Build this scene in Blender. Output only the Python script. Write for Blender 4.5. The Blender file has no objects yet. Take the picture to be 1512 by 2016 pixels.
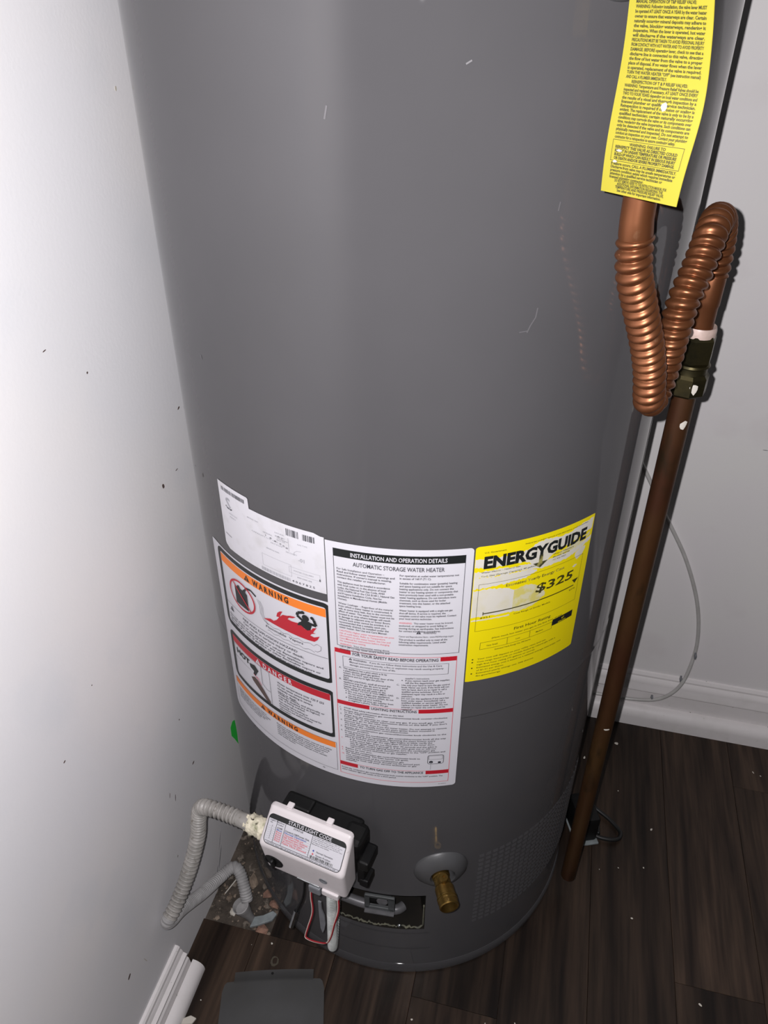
import bpy, bmesh, math, random
from mathutils import Vector, Matrix, noise
from mathutils.geometry import tessellate_polygon

S = bpy.context.scene
COL = S.collection
PI = math.pi
D2R = PI / 180.0

# ------------------------------------------------------------------ camera, world, lamp, exposure
CAM_H, PITCH, YAW = 1.19, 34.39, 14.0
cam_data = bpy.data.cameras.new('camera')
cam_data.sensor_fit = 'VERTICAL'
cam_data.sensor_height = 36.0
cam_data.lens = 36.0 * 1514.0 / 2016.0
cam_data.clip_start = 0.01
cam = bpy.data.objects.new('camera', cam_data)
COL.objects.link(cam)
cam.location = (0, 0, CAM_H)
cam.rotation_euler = ((90 - PITCH) * D2R, 0, YAW * D2R)
S.camera = cam

world = bpy.data.worlds.new('dim_room')
S.world = world
world.use_nodes = True
world.node_tree.nodes['Background'].inputs[0].default_value = (0.95, 0.97, 1.0, 1)
world.node_tree.nodes['Background'].inputs[1].default_value = 0.035

# the phone's flash: a small lamp just left of and above the lens
fl = bpy.data.lights.new('phone_flash', 'POINT')
fl.energy = 30.0
fl.color = (1.0, 0.975, 0.99)
fl.shadow_soft_size = 0.0025
flo = bpy.data.objects.new('phone_flash', fl)
COL.objects.link(flo)
_r = cam.rotation_euler.to_matrix()
flo.location = Vector(cam.location) + _r @ Vector((-0.015, 0.010, 0.0))

S.view_settings.view_transform = 'Standard'
S.view_settings.look = 'None'
S.view_settings.gamma = 1.0
S.view_settings.use_curve_mapping = False
S.view_settings.exposure = 0.0

# ------------------------------------------------------------------ measured layout (metres)
R = 0.26                                   # heater radius
TCX, TCY = -0.15964, 0.79365               # heater axis
XW = -0.4225                               # left wall face
YB = 1.1225                                # back wall face
HT = Vector((TCX, TCY, 0.0))


def cyl(th, z, lift=0.0):
    a = th * D2R
    return Vector((TCX + (R + lift) * math.sin(a), TCY - (R + lift) * math.cos(a), z))


def frame(th, z):
    """local (tangent, outward, up) -> world, on the heater's skin"""
    a = th * D2R
    t = Vector((math.cos(a), math.sin(a), 0))
    n = Vector((math.sin(a), -math.cos(a), 0))
    o = cyl(th, z)
    m = Matrix((t, n, Vector((0, 0, 1)))).transposed().to_4x4()
    m.translation = o
    return m


# ------------------------------------------------------------------ materials
MATS = {}


def rgb(r, g, b):
    f = lambda c: (c / 12.92 if c <= 0.04045 else ((c + 0.055) / 1.055) ** 2.4)
    return (f(r / 255), f(g / 255), f(b / 255), 1)


def mat(name, col, rough=0.5, metal=0.0, spec=0.5, col2=None, scale=20.0, stretch=(1, 1, 1), lo=0.35, hi=0.65,
        bump=0.0, bump_scale=None, coat=0.0, detail=4.0, col3=None, scale3=60.0, lo3=0.6, hi3=0.7, rough2=None):
    if name in MATS:
        return MATS[name]
    m = bpy.data.materials.new(name)
    m.use_nodes = True
    nt = m.node_tree
    b = nt.nodes['Principled BSDF']
    b.inputs['Base Color'].default_value = col
    b.inputs['Roughness'].default_value = rough
    b.inputs['Metallic'].default_value = metal
    b.inputs['Specular IOR Level'].default_value = spec
    if coat:
        b.inputs['Coat Weight'].default_value = coat
        b.inputs['Coat Roughness'].default_value = 0.1
    tc = nt.nodes.new('ShaderNodeTexCoord')
    mp = nt.nodes.new('ShaderNodeMapping')
    mp.inputs['Scale'].default_value = stretch
    nt.links.new(tc.outputs['Object'], mp.inputs[0])

    def noise_ramp(sc, lo_, hi_):
        n = nt.nodes.new('ShaderNodeTexNoise')
        n.inputs['Scale'].default_value = sc
        n.inputs['Detail'].default_value = detail
        nt.links.new(mp.outputs[0], n.inputs['Vector'])
        r = nt.nodes.new('ShaderNodeMapRange')
        r.inputs[1].default_value = lo_
        r.inputs[2].default_value = hi_
        nt.links.new(n.outputs[0], r.inputs[0])
        return r.outputs[0]

    if col2 is not None:
        f = noise_ramp(scale, lo, hi)
        mx = nt.nodes.new('ShaderNodeMix')
        mx.data_type = 'RGBA'
        mx.inputs[6].default_value = col
        mx.inputs[7].default_value = col2
        nt.links.new(f, mx.inputs[0])
        out = mx.outputs[2]
        if col3 is not None:
            f3 = noise_ramp(scale3, lo3, hi3)
            m3 = nt.nodes.new('ShaderNodeMix')
            m3.data_type = 'RGBA'
            nt.links.new(out, m3.inputs[6])
            m3.inputs[7].default_value = col3
            nt.links.new(f3, m3.inputs[0])
            out = m3.outputs[2]
        nt.links.new(out, b.inputs['Base Color'])
        if rough2 is not None:
            mr = nt.nodes.new('ShaderNodeMapRange')
            mr.inputs[3].default_value = rough
            mr.inputs[4].default_value = rough2
            nt.links.new(f, mr.inputs[0])
            nt.links.new(mr.outputs[0], b.inputs['Roughness'])
    if bump:
        n = nt.nodes.new('ShaderNodeTexNoise')
        n.inputs['Scale'].default_value = bump_scale or scale
        n.inputs['Detail'].default_value = 4
        nt.links.new(mp.outputs[0], n.inputs['Vector'])
        bp = nt.nodes.new('ShaderNodeBump')
        bp.inputs['Strength'].default_value = bump
        bp.inputs['Distance'].default_value = 0.002
        nt.links.new(n.outputs[0], bp.inputs['Height'])
        nt.links.new(bp.outputs[0], b.inputs['Normal'])
    MATS[name] = m
    return m


def wood_mat():
    m = bpy.data.materials.new('dark_wood_floor')
    m.use_nodes = True
    nt = m.node_tree
    b = nt.nodes['Principled BSDF']
    L = nt.links.new
    tc = nt.nodes.new('ShaderNodeTexCoord')
    oi = nt.nodes.new('ShaderNodeObjectInfo')
    add = nt.nodes.new('ShaderNodeVectorMath'); add.operation = 'ADD'
    sc = nt.nodes.new('ShaderNodeVectorMath'); sc.operation = 'SCALE'
    sc.inputs[0].default_value = (7.1, 13.7, 3.3)
    L(oi.outputs['Random'], sc.inputs['Scale'])
    L(tc.outputs['Object'], add.inputs[0]); L(sc.outputs[0], add.inputs[1])
    mp = nt.nodes.new('ShaderNodeMapping'); mp.inputs['Scale'].default_value = (34, 2.6, 8)
    L(add.outputs[0], mp.inputs[0])
    n1 = nt.nodes.new('ShaderNodeTexNoise'); n1.inputs['Scale'].default_value = 1.0
    n1.inputs['Detail'].default_value = 6; n1.inputs['Distortion'].default_value = 0.6
    L(mp.outputs[0], n1.inputs['Vector'])
    mp2 = nt.nodes.new('ShaderNodeMapping'); mp2.inputs['Scale'].default_value = (160, 9, 8)
    L(add.outputs[0], mp2.inputs[0])
    n2 = nt.nodes.new('ShaderNodeTexNoise'); n2.inputs['Scale'].default_value = 1.0
    n2.inputs['Detail'].default_value = 4
    L(mp2.outputs[0], n2.inputs['Vector'])
    cr = nt.nodes.new('ShaderNodeValToRGB')
    cr.color_ramp.elements[0].position = 0.32; cr.color_ramp.elements[0].color = (0.012, 0.007, 0.005, 1)
    cr.color_ramp.elements[1].position = 0.68; cr.color_ramp.elements[1].color = (0.056, 0.036, 0.0245, 1)
    L(n1.outputs[0], cr.inputs[0])
    cr2 = nt.nodes.new('ShaderNodeValToRGB')
    cr2.color_ramp.elements[0].position = 0.3; cr2.color_ramp.elements[0].color = (0.55, 0.55, 0.55, 1)
    cr2.color_ramp.elements[1].position = 0.7; cr2.color_ramp.elements[1].color = (1.25, 1.22, 1.2, 1)
    L(n2.outputs[0], cr2.inputs[0])
    mx = nt.nodes.new('ShaderNodeMix'); mx.data_type = 'RGBA'; mx.blend_type = 'MULTIPLY'; mx.inputs[0].default_value = 1
    L(cr.outputs[0], mx.inputs[6]); L(cr2.outputs[0], mx.inputs[7])
    tone = nt.nodes.new('ShaderNodeMapRange'); tone.inputs[3].default_value = 0.65; tone.inputs[4].default_value = 1.35
    L(oi.outputs['Random'], tone.inputs[0])
    mx2 = nt.nodes.new('ShaderNodeVectorMath'); mx2.operation = 'SCALE'
    L(mx.outputs[2], mx2.inputs[0]); L(tone.outputs[0], mx2.inputs['Scale'])
    L(mx2.outputs[0], b.inputs['Base Color'])
    b.inputs['Roughness'].default_value = 0.45
    b.inputs['Specular IOR Level'].default_value = 0.3
    bp = nt.nodes.new('ShaderNodeBump'); bp.inputs['Strength'].default_value = 0.25; bp.inputs['Distance'].default_value = 0.001
    L(n2.outputs[0], bp.inputs['Height']); L(bp.outputs[0], b.inputs['Normal'])
    return m


M_WOOD = wood_mat()
M_WALL = mat('white_wall_paint', (0.83, 0.82, 0.845, 1), 0.55, spec=0.35, col2=(0.87, 0.845, 0.85, 1), scale=3.5, lo=0.4, hi=0.62,
             bump=0.06, bump_scale=220, col3=(0.79, 0.79, 0.82, 1), scale3=9, lo3=0.58, hi3=0.8)
M_WALLB = mat('back_wall_paint', (0.87, 0.835, 0.845, 1), 0.6, spec=0.3, col2=(0.88, 0.86, 0.845, 1), scale=5, bump=0.08, bump_scale=200,
              col3=(0.81, 0.765, 0.77, 1), scale3=7, lo3=0.6, hi3=0.78)
M_TRIM = mat('white_trim_paint', (0.84, 0.80, 0.80, 1), 0.4, col2=(0.78, 0.745, 0.735, 1), scale=40, lo=0.5, hi=0.8,
             col3=(0.3, 0.27, 0.25, 1), scale3=160, lo3=0.72, hi3=0.76)
def tank_mat():
    m = bpy.data.materials.new('grey_tank_enamel')
    m.use_nodes = True
    nt = m.node_tree
    L = nt.links.new
    nt.nodes.remove(nt.nodes['Principled BSDF'])
    out = nt.nodes['Material Output']
    tc = nt.nodes.new('ShaderNodeTexCoord')
    n = nt.nodes.new('ShaderNodeTexNoise'); n.inputs['Scale'].default_value = 5; n.inputs['Detail'].default_value = 6
    L(tc.outputs['Object'], n.inputs['Vector'])
    cr = nt.nodes.new('ShaderNodeValToRGB')
    cr.color_ramp.elements[0].position = 0.35; cr.color_ramp.elements[0].color = (0.064, 0.0625, 0.066, 1)
    cr.color_ramp.elements[1].position = 0.70; cr.color_ramp.elements[1].color = (0.072, 0.070, 0.074, 1)
    L(n.outputs[0], cr.inputs[0])
    d = nt.nodes.new('ShaderNodeBsdfDiffuse'); d.inputs['Roughness'].default_value = 0.2
    L(cr.outputs[0], d.inputs['Color'])
    g = nt.nodes.new('ShaderNodeBsdfGlossy')
    g.distribution = 'BECKMANN'
    g.inputs['Color'].default_value = (1, 1, 1, 1)
    g.inputs['Roughness'].default_value = 0.085
    f = nt.nodes.new('ShaderNodeFresnel'); f.inputs['IOR'].default_value = 1.34
    mx = nt.nodes.new('ShaderNodeMixShader')
    L(f.outputs[0], mx.inputs[0]); L(d.outputs[0], mx.inputs[1]); L(g.outputs[0], mx.inputs[2])
    L(mx.outputs[0], out.inputs['Surface'])
    return m


M_TANK = tank_mat()
M_TANKLO = mat('grey_dish_plastic', (0.075, 0.075, 0.079, 1), 0.4, col2=(0.066, 0.066, 0.068, 1), scale=30)
M_COPPER = mat('copper', rgb(122, 76, 48), 0.34, metal=0.7, col2=rgb(104, 62, 38), scale=45, stretch=(1, 1, 0.5), lo=0.35, hi=0.7,
               rough2=0.42, col3=rgb(136, 96, 70), scale3=120, lo3=0.66, hi3=0.75)
M_COPPER2 = mat('tarnished_copper', rgb(86, 61, 34), 0.45, metal=0.5, col2=rgb(70, 40, 24), scale=14, stretch=(1, 1, 0.35), lo=0.38, hi=0.62,
                rough2=0.5, col3=rgb(48, 34, 19), scale3=60, lo3=0.55, hi3=0.75)
M_BRASSD = mat('tarnished_brass', rgb(84, 76, 50), 0.32, metal=0.9, col2=rgb(54, 50, 34), scale=60, lo=0.35, hi=0.6, rough2=0.5)
M_BRASS = mat('brass', rgb(150, 122, 66), 0.27, metal=0.9, col2=rgb(120, 92, 46), scale=80, rough2=0.4)
M_GLAND = mat('pale_plastic_ring', rgb(196, 172, 164), 0.4, col2=rgb(170, 150, 140), scale=90)
M_HOSE = mat('grey_coated_hose', rgb(168, 164, 160), 0.42, col2=rgb(140, 137, 133), scale=60, col3=rgb(120, 114, 106), scale3=200, lo3=0.6, hi3=0.72)
M_HOSE2 = mat('dusty_grey_hose', rgb(176, 174, 174), 0.6, col2=rgb(152, 150, 150), scale=50)
M_PASTE = mat('cream_pipe_paste', rgb(226, 218, 196), 0.55, col2=rgb(150, 150, 120), scale=70, lo=0.5, hi=0.66, bump=0.9, bump_scale=240,
              col3=rgb(60, 52, 40), scale3=110, lo3=0.60, hi3=0.66)
M_STEEL = mat('zinc_steel', rgb(200, 204, 206), 0.22, metal=1.0, col2=rgb(160, 165, 168), scale=80)
M_RIB = mat('ribbed_aluminium', rgb(225, 228, 226), 0.22, metal=0.4, col2=rgb(190, 194, 192), scale=80)
M_DSTEEL = mat('dull_steel', rgb(120, 122, 126), 0.4, metal=0.8, col2=rgb(90, 92, 96), scale=60)
M_COVER = mat('white_valve_cover', (0.74, 0.69, 0.70, 1), 0.38, col2=(0.70, 0.65, 0.66, 1), scale=30, col3=(0.5, 0.46, 0.45, 1), scale3=90, lo3=0.7, hi3=0.76)
M_BLACKP = mat('black_plastic', (0.005, 0.005, 0.0055, 1), 0.5, spec=0.25, col2=(0.009, 0.0088, 0.0088, 1), scale=50)
M_GREYP = mat('grey_plastic', (0.22, 0.23, 0.25, 1), 0.45, col2=(0.17, 0.175, 0.19, 1), scale=60)
M_DARK = mat('dark_burner_chamber', (0.008, 0.007, 0.006, 1), 0.7, spec=0.2, col2=(0.014, 0.011, 0.008, 1), scale=25)
M_DGREY = mat('dark_grey_metal', (0.075, 0.08, 0.085, 1), 0.5, col2=(0.055, 0.06, 0.06, 1), scale=40)
M_MGREY = mat('mid_grey_metal', (0.17, 0.165, 0.175, 1), 0.35, metal=0.3, col2=(0.13, 0.13, 0.135, 1), scale=40)
M_INSUL = mat('yellowish_insulation', (0.15, 0.145, 0.10, 1), 0.8, col2=(0.09, 0.09, 0.07, 1), scale=150)
M_PLATE = mat('loose_cover_plate_enamel', (0.066, 0.066, 0.068, 1), 0.5, col2=(0.055, 0.054, 0.053, 1), scale=14, col3=(0.08, 0.078, 0.073, 1), scale3=6, lo3=0.5, hi3=0.75)
M_RUBBLE = mat('rubble_dirt', rgb(90, 81, 73), 0.95, col2=rgb(56, 50, 44), scale=45, col3=rgb(128, 118, 108), scale3=90, lo3=0.58, hi3=0.68,
               bump=1.0, bump_scale=120)
M_STONE = mat('tan_stone', rgb(150, 134, 118), 0.9, col2=rgb(110, 96, 84), scale=90)
M_PINK = mat('pinkish_stone', rgb(158, 122, 104), 0.9, col2=rgb(120, 92, 80), scale=90)
M_SHARD = mat('pale_grey_shard', rgb(150, 158, 160), 0.6, col2=rgb(126, 132, 134), scale=60)
M_CHIP = mat('white_paint_chip', rgb(206, 200, 190), 0.6)
M_FLECK = mat('white_fleck_on_tag', (0.32, 0.315, 0.30, 1), 0.6)
M_MARK = mat('brown_scuff', rgb(86, 70, 66), 0.8)
M_SCRATCH = mat('pale_scratch', rgb(150, 148, 152), 0.5)
M_TSCR = mat('tank_scratch', rgb(90, 88, 91), 0.5)
M_GREEN = mat('green_paint', (0.05, 0.78, 0.10, 1), 0.5)
M_CABLE = mat('milky_tubing', (0.56, 0.545, 0.53, 1), 0.35, col2=(0.50, 0.485, 0.47, 1), scale=60)
M_BCABLE = mat('black_rubber', (0.008, 0.008, 0.008, 1), 0.5)
M_RED = mat('red_wire', rgb(150, 24, 36), 0.45)
M_WHITEW = mat('white_wire', rgb(206, 190, 180), 0.5)
# print
P_WHITE = mat('label_white', (0.60, 0.59, 0.635, 1), 0.35, spec=0.5)
P_WHITE2 = mat('worn_label_white', (0.62, 0.61, 0.65, 1), 0.4, col2=(0.55, 0.54, 0.56, 1), scale=60, lo=0.5, hi=0.75)
P_BLACK = mat('print_black', (0.012, 0.014, 0.014, 1), 0.4)
P_INK = mat('print_ink', (0.022, 0.022, 0.032, 1), 0.5)
P_FAINT = mat('print_faint', (0.33, 0.33, 0.36, 1), 0.5)
P_ORANGE = mat('print_orange', (0.80, 0.20, 0.02, 1), 0.4)
P_RED = mat('print_red', (0.45, 0.012, 0.025, 1), 0.4)
P_PINK = mat('print_pink', (0.60, 0.10, 0.13, 1), 0.5)
P_BLUE = mat('print_blue', (0.05, 0.08, 0.35, 1), 0.5)
P_YEL = mat('label_yellow', (0.80, 0.66, 0.004, 1), 0.4, spec=0.4)
P_YINK = mat('yellow_label_ink', (0.045, 0.04, 0.005, 1), 0.5)
P_YPALE = mat('yellow_label_rubbed', (0.64, 0.60, 0.40, 1), 0.5, col2=(0.62, 0.55, 0.16, 1), scale=90, lo=0.45, hi=0.6)
P_YWORN = mat('yellow_label_bare', (0.66, 0.63, 0.56, 1), 0.5, col2=(0.64, 0.60, 0.46, 1), scale=70, lo=0.5, hi=0.72)
P_WORNINK = mat('rubbed_ink', (0.05, 0.048, 0.02, 1), 0.5, col2=(0.30, 0.27, 0.08, 1), scale=140, lo=0.5, hi=0.6)
P_TAG = mat('tag_yellow', (0.30, 0.26, 0.022, 1), 0.5, spec=0.3)
P_TAGINK = mat('tag_ink', (0.022, 0.019, 0.004, 1), 0.5)


# ------------------------------------------------------------------ mesh builder
class MB:
    def __init__(s):
        s.v, s.f, s.m, s.mats = [], [], [], []

    def mi(s, m):
        if m not in s.mats:
            s.mats.append(m)
        return s.mats.index(m)

    def add(s, verts, faces, m, xf=None):
        o = len(s.v)
        s.v += [tuple(xf @ Vector(p)) if xf is not None else tuple(p) for p in verts]
        k = s.mi(m)
        for f in faces:
            s.f.append(tuple(i + o for i in f))
            s.m.append(k)

    def box(s, c, d, m, xf=None, bev=0.0, seg=2):
        bm = bmesh.new()
        bmesh.ops.create_cube(bm, size=1)
        bmesh.ops.scale(bm, vec=d, verts=bm.verts)
        if bev:
            bmesh.ops.bevel(bm, geom=list(bm.edges), offset=bev, segments=seg, affect='EDGES', profile=0.5)
        bmesh.ops.translate(bm, vec=c, verts=bm.verts)
        s.bm(bm, m, xf)

    def bm(s, bm, m, xf=None):
        bm.verts.index_update()
        s.add([v.co.copy() for v in bm.verts], [[v.index for v in f.verts] for f in bm.faces], m, xf)
        bm.free()

    def prism(s, poly, axis_a, axis_b, axis_c, c0, c1, m, bev=0.0, seg=3, xf=None):
        """poly of (a,b) pairs extruded along c"""
        bm = bmesh.new()
        A, B, Cc = Vector(axis_a), Vector(axis_b), Vector(axis_c)
        v0 = [bm.verts.new(A * a + B * b + Cc * c0) for a, b in poly]
        v1 = [bm.verts.new(A * a + B * b + Cc * c1) for a, b in poly]
        n = len(poly)
        bm.faces.new(v0[::-1])
        bm.faces.new(v1)
        for i in range(n):
            bm.faces.new((v0[i], v0[(i + 1) % n], v1[(i + 1) % n], v1[i]))
        bmesh.ops.recalc_face_normals(bm, faces=bm.faces)
        if bev:
            bmesh.ops.bevel(bm, geom=list(bm.edges), offset=bev, segments=seg, affect='EDGES', profile=0.5)
        s.bm(bm, m, xf)

    def lathe(s, prof, m, xf=None, n=24, cap0=False, cap1=False, phase=0.0):
        """prof of (radius, height) about local z"""
        V, Fc = [], []
        for r, h in prof:
            for i in range(n):
                a = 2 * PI * i / n + phase
                V.append((r * math.cos(a), r * math.sin(a), h))
        for k in range(len(prof) - 1):
            for i in range(n):
                j = (i + 1) % n
                Fc.append((k * n + i, k * n + j, (k + 1) * n + j, (k + 1) * n + i))
        if cap0:
            Fc.append(tuple(range(n))[::-1])
        if cap1:
            Fc.append(tuple((len(prof) - 1) * n + i for i in range(n)))
        s.add(V, Fc, m, xf)

    def tube(s, pts, rad, m, n=12, caps=True, helix=None):
        """pts: list of Vectors; rad: number or list; helix: (amp, pitch, twist)"""
        P = [Vector(p) for p in pts]
        k = len(P)
        rad = rad if isinstance(rad, (list, tuple)) else [rad] * k
        T = []
        for i in range(k):
            a = P[max(i - 1, 0)]
            b = P[min(i + 1, k - 1)]
            T.append((b - a).normalized())
        ref = Vector((0, 0, 1)) if abs(T[0].z) < 0.9 else Vector((1, 0, 0))
        N = (ref - T[0] * ref.dot(T[0])).normalized()
        V, Fc = [], []
        dist = 0
        for i in range(k):
            if i:
                dist += (P[i] - P[i - 1]).length
                N = (N - T[i] * N.dot(T[i])).normalized()
            B = T[i].cross(N)
            for j in range(n):
                a = 2 * PI * j / n
                r = rad[i]
                if helix:
                    amp, pitch, tw = helix[0], helix[1], helix[2]
                    r += amp * (abs(math.cos(PI * dist / pitch - tw * a / 2)) * 2 - 1.2)
                V.append(P[i] + (N * math.cos(a) + B * math.sin(a)) * r)
        for i in range(k - 1):
            for j in range(n):
                q = (j + 1) % n
                Fc.append((i * n + j, i * n + q, (i + 1) * n + q, (i + 1) * n + j))
        if caps:
            Fc.append(tuple(range(n))[::-1])
            Fc.append(tuple((k - 1) * n + j for j in range(n)))
        s.add(V, Fc, m)

    def build(s, name, parent=None, smooth=False, auto=None):
        me = bpy.data.meshes.new(name)
        off = Vector((0, 0, 0))
        if parent is not None:
            off = parent.matrix_world.translation if parent.parent is None else ORG[parent.name]
            if parent.name in ORG:
                off = ORG[parent.name]
        me.from_pydata([tuple(Vector(p) - off) for p in s.v], [], s.f)
        for m in s.mats:
            me.materials.append(m)
        me.polygons.foreach_set('material_index', s.m)
        if smooth:
            me.polygons.foreach_set('use_smooth', [True] * len(me.polygons))
            if auto:
                me.set_sharp_from_angle(angle=auto * D2R)
        me.update()
        o = bpy.data.objects.new(name, me)
        COL.objects.link(o)
        if parent is not None:
            o.parent = parent
        ORG[o.name] = off.copy()
        return o


ORG = {}


def tag(o, label=None, cat=None, group=None, kind=None):
    if label: o['label'] = label
    if cat: o['category'] = cat
    if group: o['group'] = group
    if kind: o['kind'] = kind
    return o


def empty(name, loc, label=None, cat=None, group=None):
    o = bpy.data.objects.new(name, None)
    o.empty_display_size = 0.05
    COL.objects.link(o)
    o.location = loc
    ORG[o.name] = Vector(loc)
    bpy.context.view_layer.update()
    return tag(o, label, cat, group)


def spline(pts, step=0.002):
    """Catmull-Rom through points, resampled"""
    P = [Vector(p) for p in pts]
    Q = [P[0] * 2 - P[1]] + P + [P[-1] * 2 - P[-2]]
    out = []
    for i in range(1, len(Q) - 2):
        a, b, c, d = Q[i - 1], Q[i], Q[i + 1], Q[i + 2]
        n = max(2, int((c - b).length / step))
        for k in range(n):
            t = k / n
            out.append(0.5 * ((2 * b) + (c - a) * t + (2 * a - 5 * b + 4 * c - d) * t * t + (3 * b - a - 3 * c + d) * t ** 3))
    out.append(P[-1])
    res = [out[0]]
    for p in out[1:]:                     # even spacing
        while (p - res[-1]).length >= step:
            res.append(res[-1] + (p - res[-1]).normalized() * step)
    return res


# ------------------------------------------------------------------ lettering
_fc = bpy.data.curves.new('lettering_source', 'FONT')
_fc.resolution_u = 2
_fo = bpy.data.objects.new('lettering_source', _fc)
_glyph = {}


def glyphs(body, bold=0.0):
    """-> verts 2d, faces, width for size 1"""
    key = (body, bold)
    if key not in _glyph:
        _fc.body = body
        _fc.size = 1.0
        _fc.offset = bold
        me = bpy.data.meshes.new_from_object(_fo)
        V = [(v.co.x, v.co.y) for v in me.vertices]
        Fs = [tuple(p.vertices) for p in me.polygons]
        bpy.data.meshes.remove(me)
        x0 = min((v[0] for v in V), default=0)
        x1 = max((v[0] for v in V), default=0)
        _glyph[key] = ([(x - x0, y) for x, y in V], Fs, x1 - x0)
    return _glyph[key]


class Sheet:
    """2d artwork (x to the right, y up, metres) laid on a surface by fn(x, y, lift)"""

    def __init__(s, fn, lift):
        s.fn, s.lift, s.mb = fn, lift, MB()

    def grid(s, x0, x1, y0, y1, m, lift=None, step=0.004):
        n = max(1, int(math.ceil(abs(x1 - x0) / step)))
        k = max(1, int(math.ceil(abs(y1 - y0) / (step * 4))))
        l = s.lift if lift is None else lift
        V = [s.fn(x0 + (x1 - x0) * i / n, y0 + (y1 - y0) * j / k, l) for j in range(k + 1) for i in range(n + 1)]
        Fc = [(j * (n + 1) + i, j * (n + 1) + i + 1, (j + 1) * (n + 1) + i + 1, (j + 1) * (n + 1) + i) for j in range(k) for i in range(n)]
        s.mb.add(V, Fc, m)

    def strip(s, cols, m, lift=None):
        """cols: list of (x, ylow, yhigh)"""
        l = s.lift if lift is None else lift
        V = []
        for x, a, b in cols:
            V += [s.fn(x, a, l), s.fn(x, b, l)]
        s.mb.add(V, [(2 * i, 2 * i + 2, 2 * i + 3, 2 * i + 1) for i in range(len(cols) - 1)], m)

    def rrect(s, x0, x1, y0, y1, r, m, lift=None, corners=(1, 1, 1, 1)):
        """filled rounded rectangle as strips; corners tl,tr,br,bl"""
        xs = set()
        n = max(2, int((x1 - x0) / 0.004))
        for i in range(n + 1):
            xs.add(round(x0 + (x1 - x0) * i / n, 6))
        for i in range(7):
            d = r * (1 - math.cos(PI / 2 * i / 6))
            xs.add(round(x0 + d, 6)); xs.add(round(x1 - d, 6))
        cols = []
        for x in sorted(xs):
            def inset(e):
                return r - math.sqrt(max(0, r * r - (r - e) ** 2)) if e < r else 0
            lo = max(inset(x - x0) * corners[3], inset(x1 - x) * corners[2])
            hi = max(inset(x - x0) * corners[0], inset(x1 - x) * corners[1])
            cols.append((x, y0 + lo, y1 - hi))
        s.strip(cols, m, lift)

    def frame(s, x0, x1, y0, y1, w, m, r=0.0, lift=None):
        """rounded outline of width w"""
        l = s.lift if lift is None else lift

        def outline(d):
            rr = max(r - d, 0.0001)
            a0, a1, b0, b1 = x0 + d, x1 - d, y0 + d, y1 - d
            pts = []
            for cx, cy, st in ((a1 - rr, b1 - rr, 0), (a0 + rr, b1 - rr, 1), (a0 + rr, b0 + rr, 2), (a1 - rr, b0 + rr, 3)):
                for i in range(6):
                    a = PI / 2 * (st + i / 5)
                    pts.append((cx + rr * math.cos(a), cy + rr * math.sin(a)))
            return pts
        O_, I_ = outline(0), outline(w)
        n = len(O_)
        A, B = [], []
        for i in range(n):
            p, q = O_[i], O_[(i + 1) % n]
            p2, q2 = I_[i], I_[(i + 1) % n]
            k = max(1, int(math.hypot(q[0] - p[0], q[1] - p[1]) / 0.004))
            for j in range(k):
                t = j / k
                A.append((p[0] + (q[0] - p[0]) * t, p[1] + (q[1] - p[1]) * t))
                B.append((p2[0] + (q2[0] - p2[0]) * t, p2[1] + (q2[1] - p2[1]) * t))
        n = len(A)
        V = [s.fn(x, y, l) for x, y in A] + [s.fn(x, y, l) for x, y in B]
        s.mb.add(V, [(i, (i + 1) % n, n + (i + 1) % n, n + i) for i in range(n)], m)

    def poly(s, pts, m, lift=None):
        l = s.lift if lift is None else lift
        bm = bmesh.new()
        vs = [bm.verts.new((x, y, 0)) for x, y in pts]
        tri = tessellate_polygon([[Vector((x, y, 0)) for x, y in pts]])
        for t in tri:
            try:
                bm.faces.new([vs[i] for i in t])
            except ValueError:
                pass
        xs = [p[0] for p in pts]
        c = math.floor(min(xs) / 0.004) * 0.004
        while c < max(xs):                              # cut into columns so it follows the curve
            bmesh.ops.bisect_plane(bm, geom=list(bm.verts) + list(bm.edges) + list(bm.faces), plane_co=(c, 0, 0), plane_no=(1, 0, 0))
            c += 0.004
        bm.verts.index_update()
        s.mb.add([s.fn(v.co.x, v.co.y, l) for v in bm.verts], [[v.index for v in f.verts] for f in bm.faces], m)
        bm.free()

    def ring(s, cx, cy, r, w, m, lift=None, n=40, ry=None):
        l = s.lift if lift is None else lift
        ry = ry or r
        V = [s.fn(cx + (r) * math.cos(2 * PI * i / n), cy + ry * math.sin(2 * PI * i / n), l) for i in range(n)]
        V += [s.fn(cx + (r - w) * math.cos(2 * PI * i / n), cy + (ry - w) * math.sin(2 * PI * i / n), l) for i in range(n)]
        s.mb.add(V, [(i, (i + 1) % n, n + (i + 1) % n, n + i) for i in range(n)], m)

    def disc(s, cx, cy, r, m, lift=None, n=16):
        s.poly([(cx + r * math.cos(2 * PI * i / n), cy + r * math.sin(2 * PI * i / n)) for i in range(n)], m, lift)

    def line(s, pts, w, m, lift=None):
        for (xa, ya), (xb, yb) in zip(pts[:-1], pts[1:]):
            dx, dy = xb - xa, yb - ya
            L = math.hypot(dx, dy) or 1e-9
            nx, ny = -dy / L * w / 2, dx / L * w / 2
            k = max(1, int(L / 0.005))
            for i in range(k):
                a, b = i / k, (i + 1) / k
                q = [(xa + dx * a - nx, ya + dy * a - ny), (xa + dx * b - nx, ya + dy * b - ny),
                     (xa + dx * b + nx, ya + dy * b + ny), (xa + dx * a + nx, ya + dy * a + ny)]
                l = s.lift if lift is None else lift
                s.mb.add([s.fn(x, y, l) for x, y in q], [(0, 1, 2, 3)], m)

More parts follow.
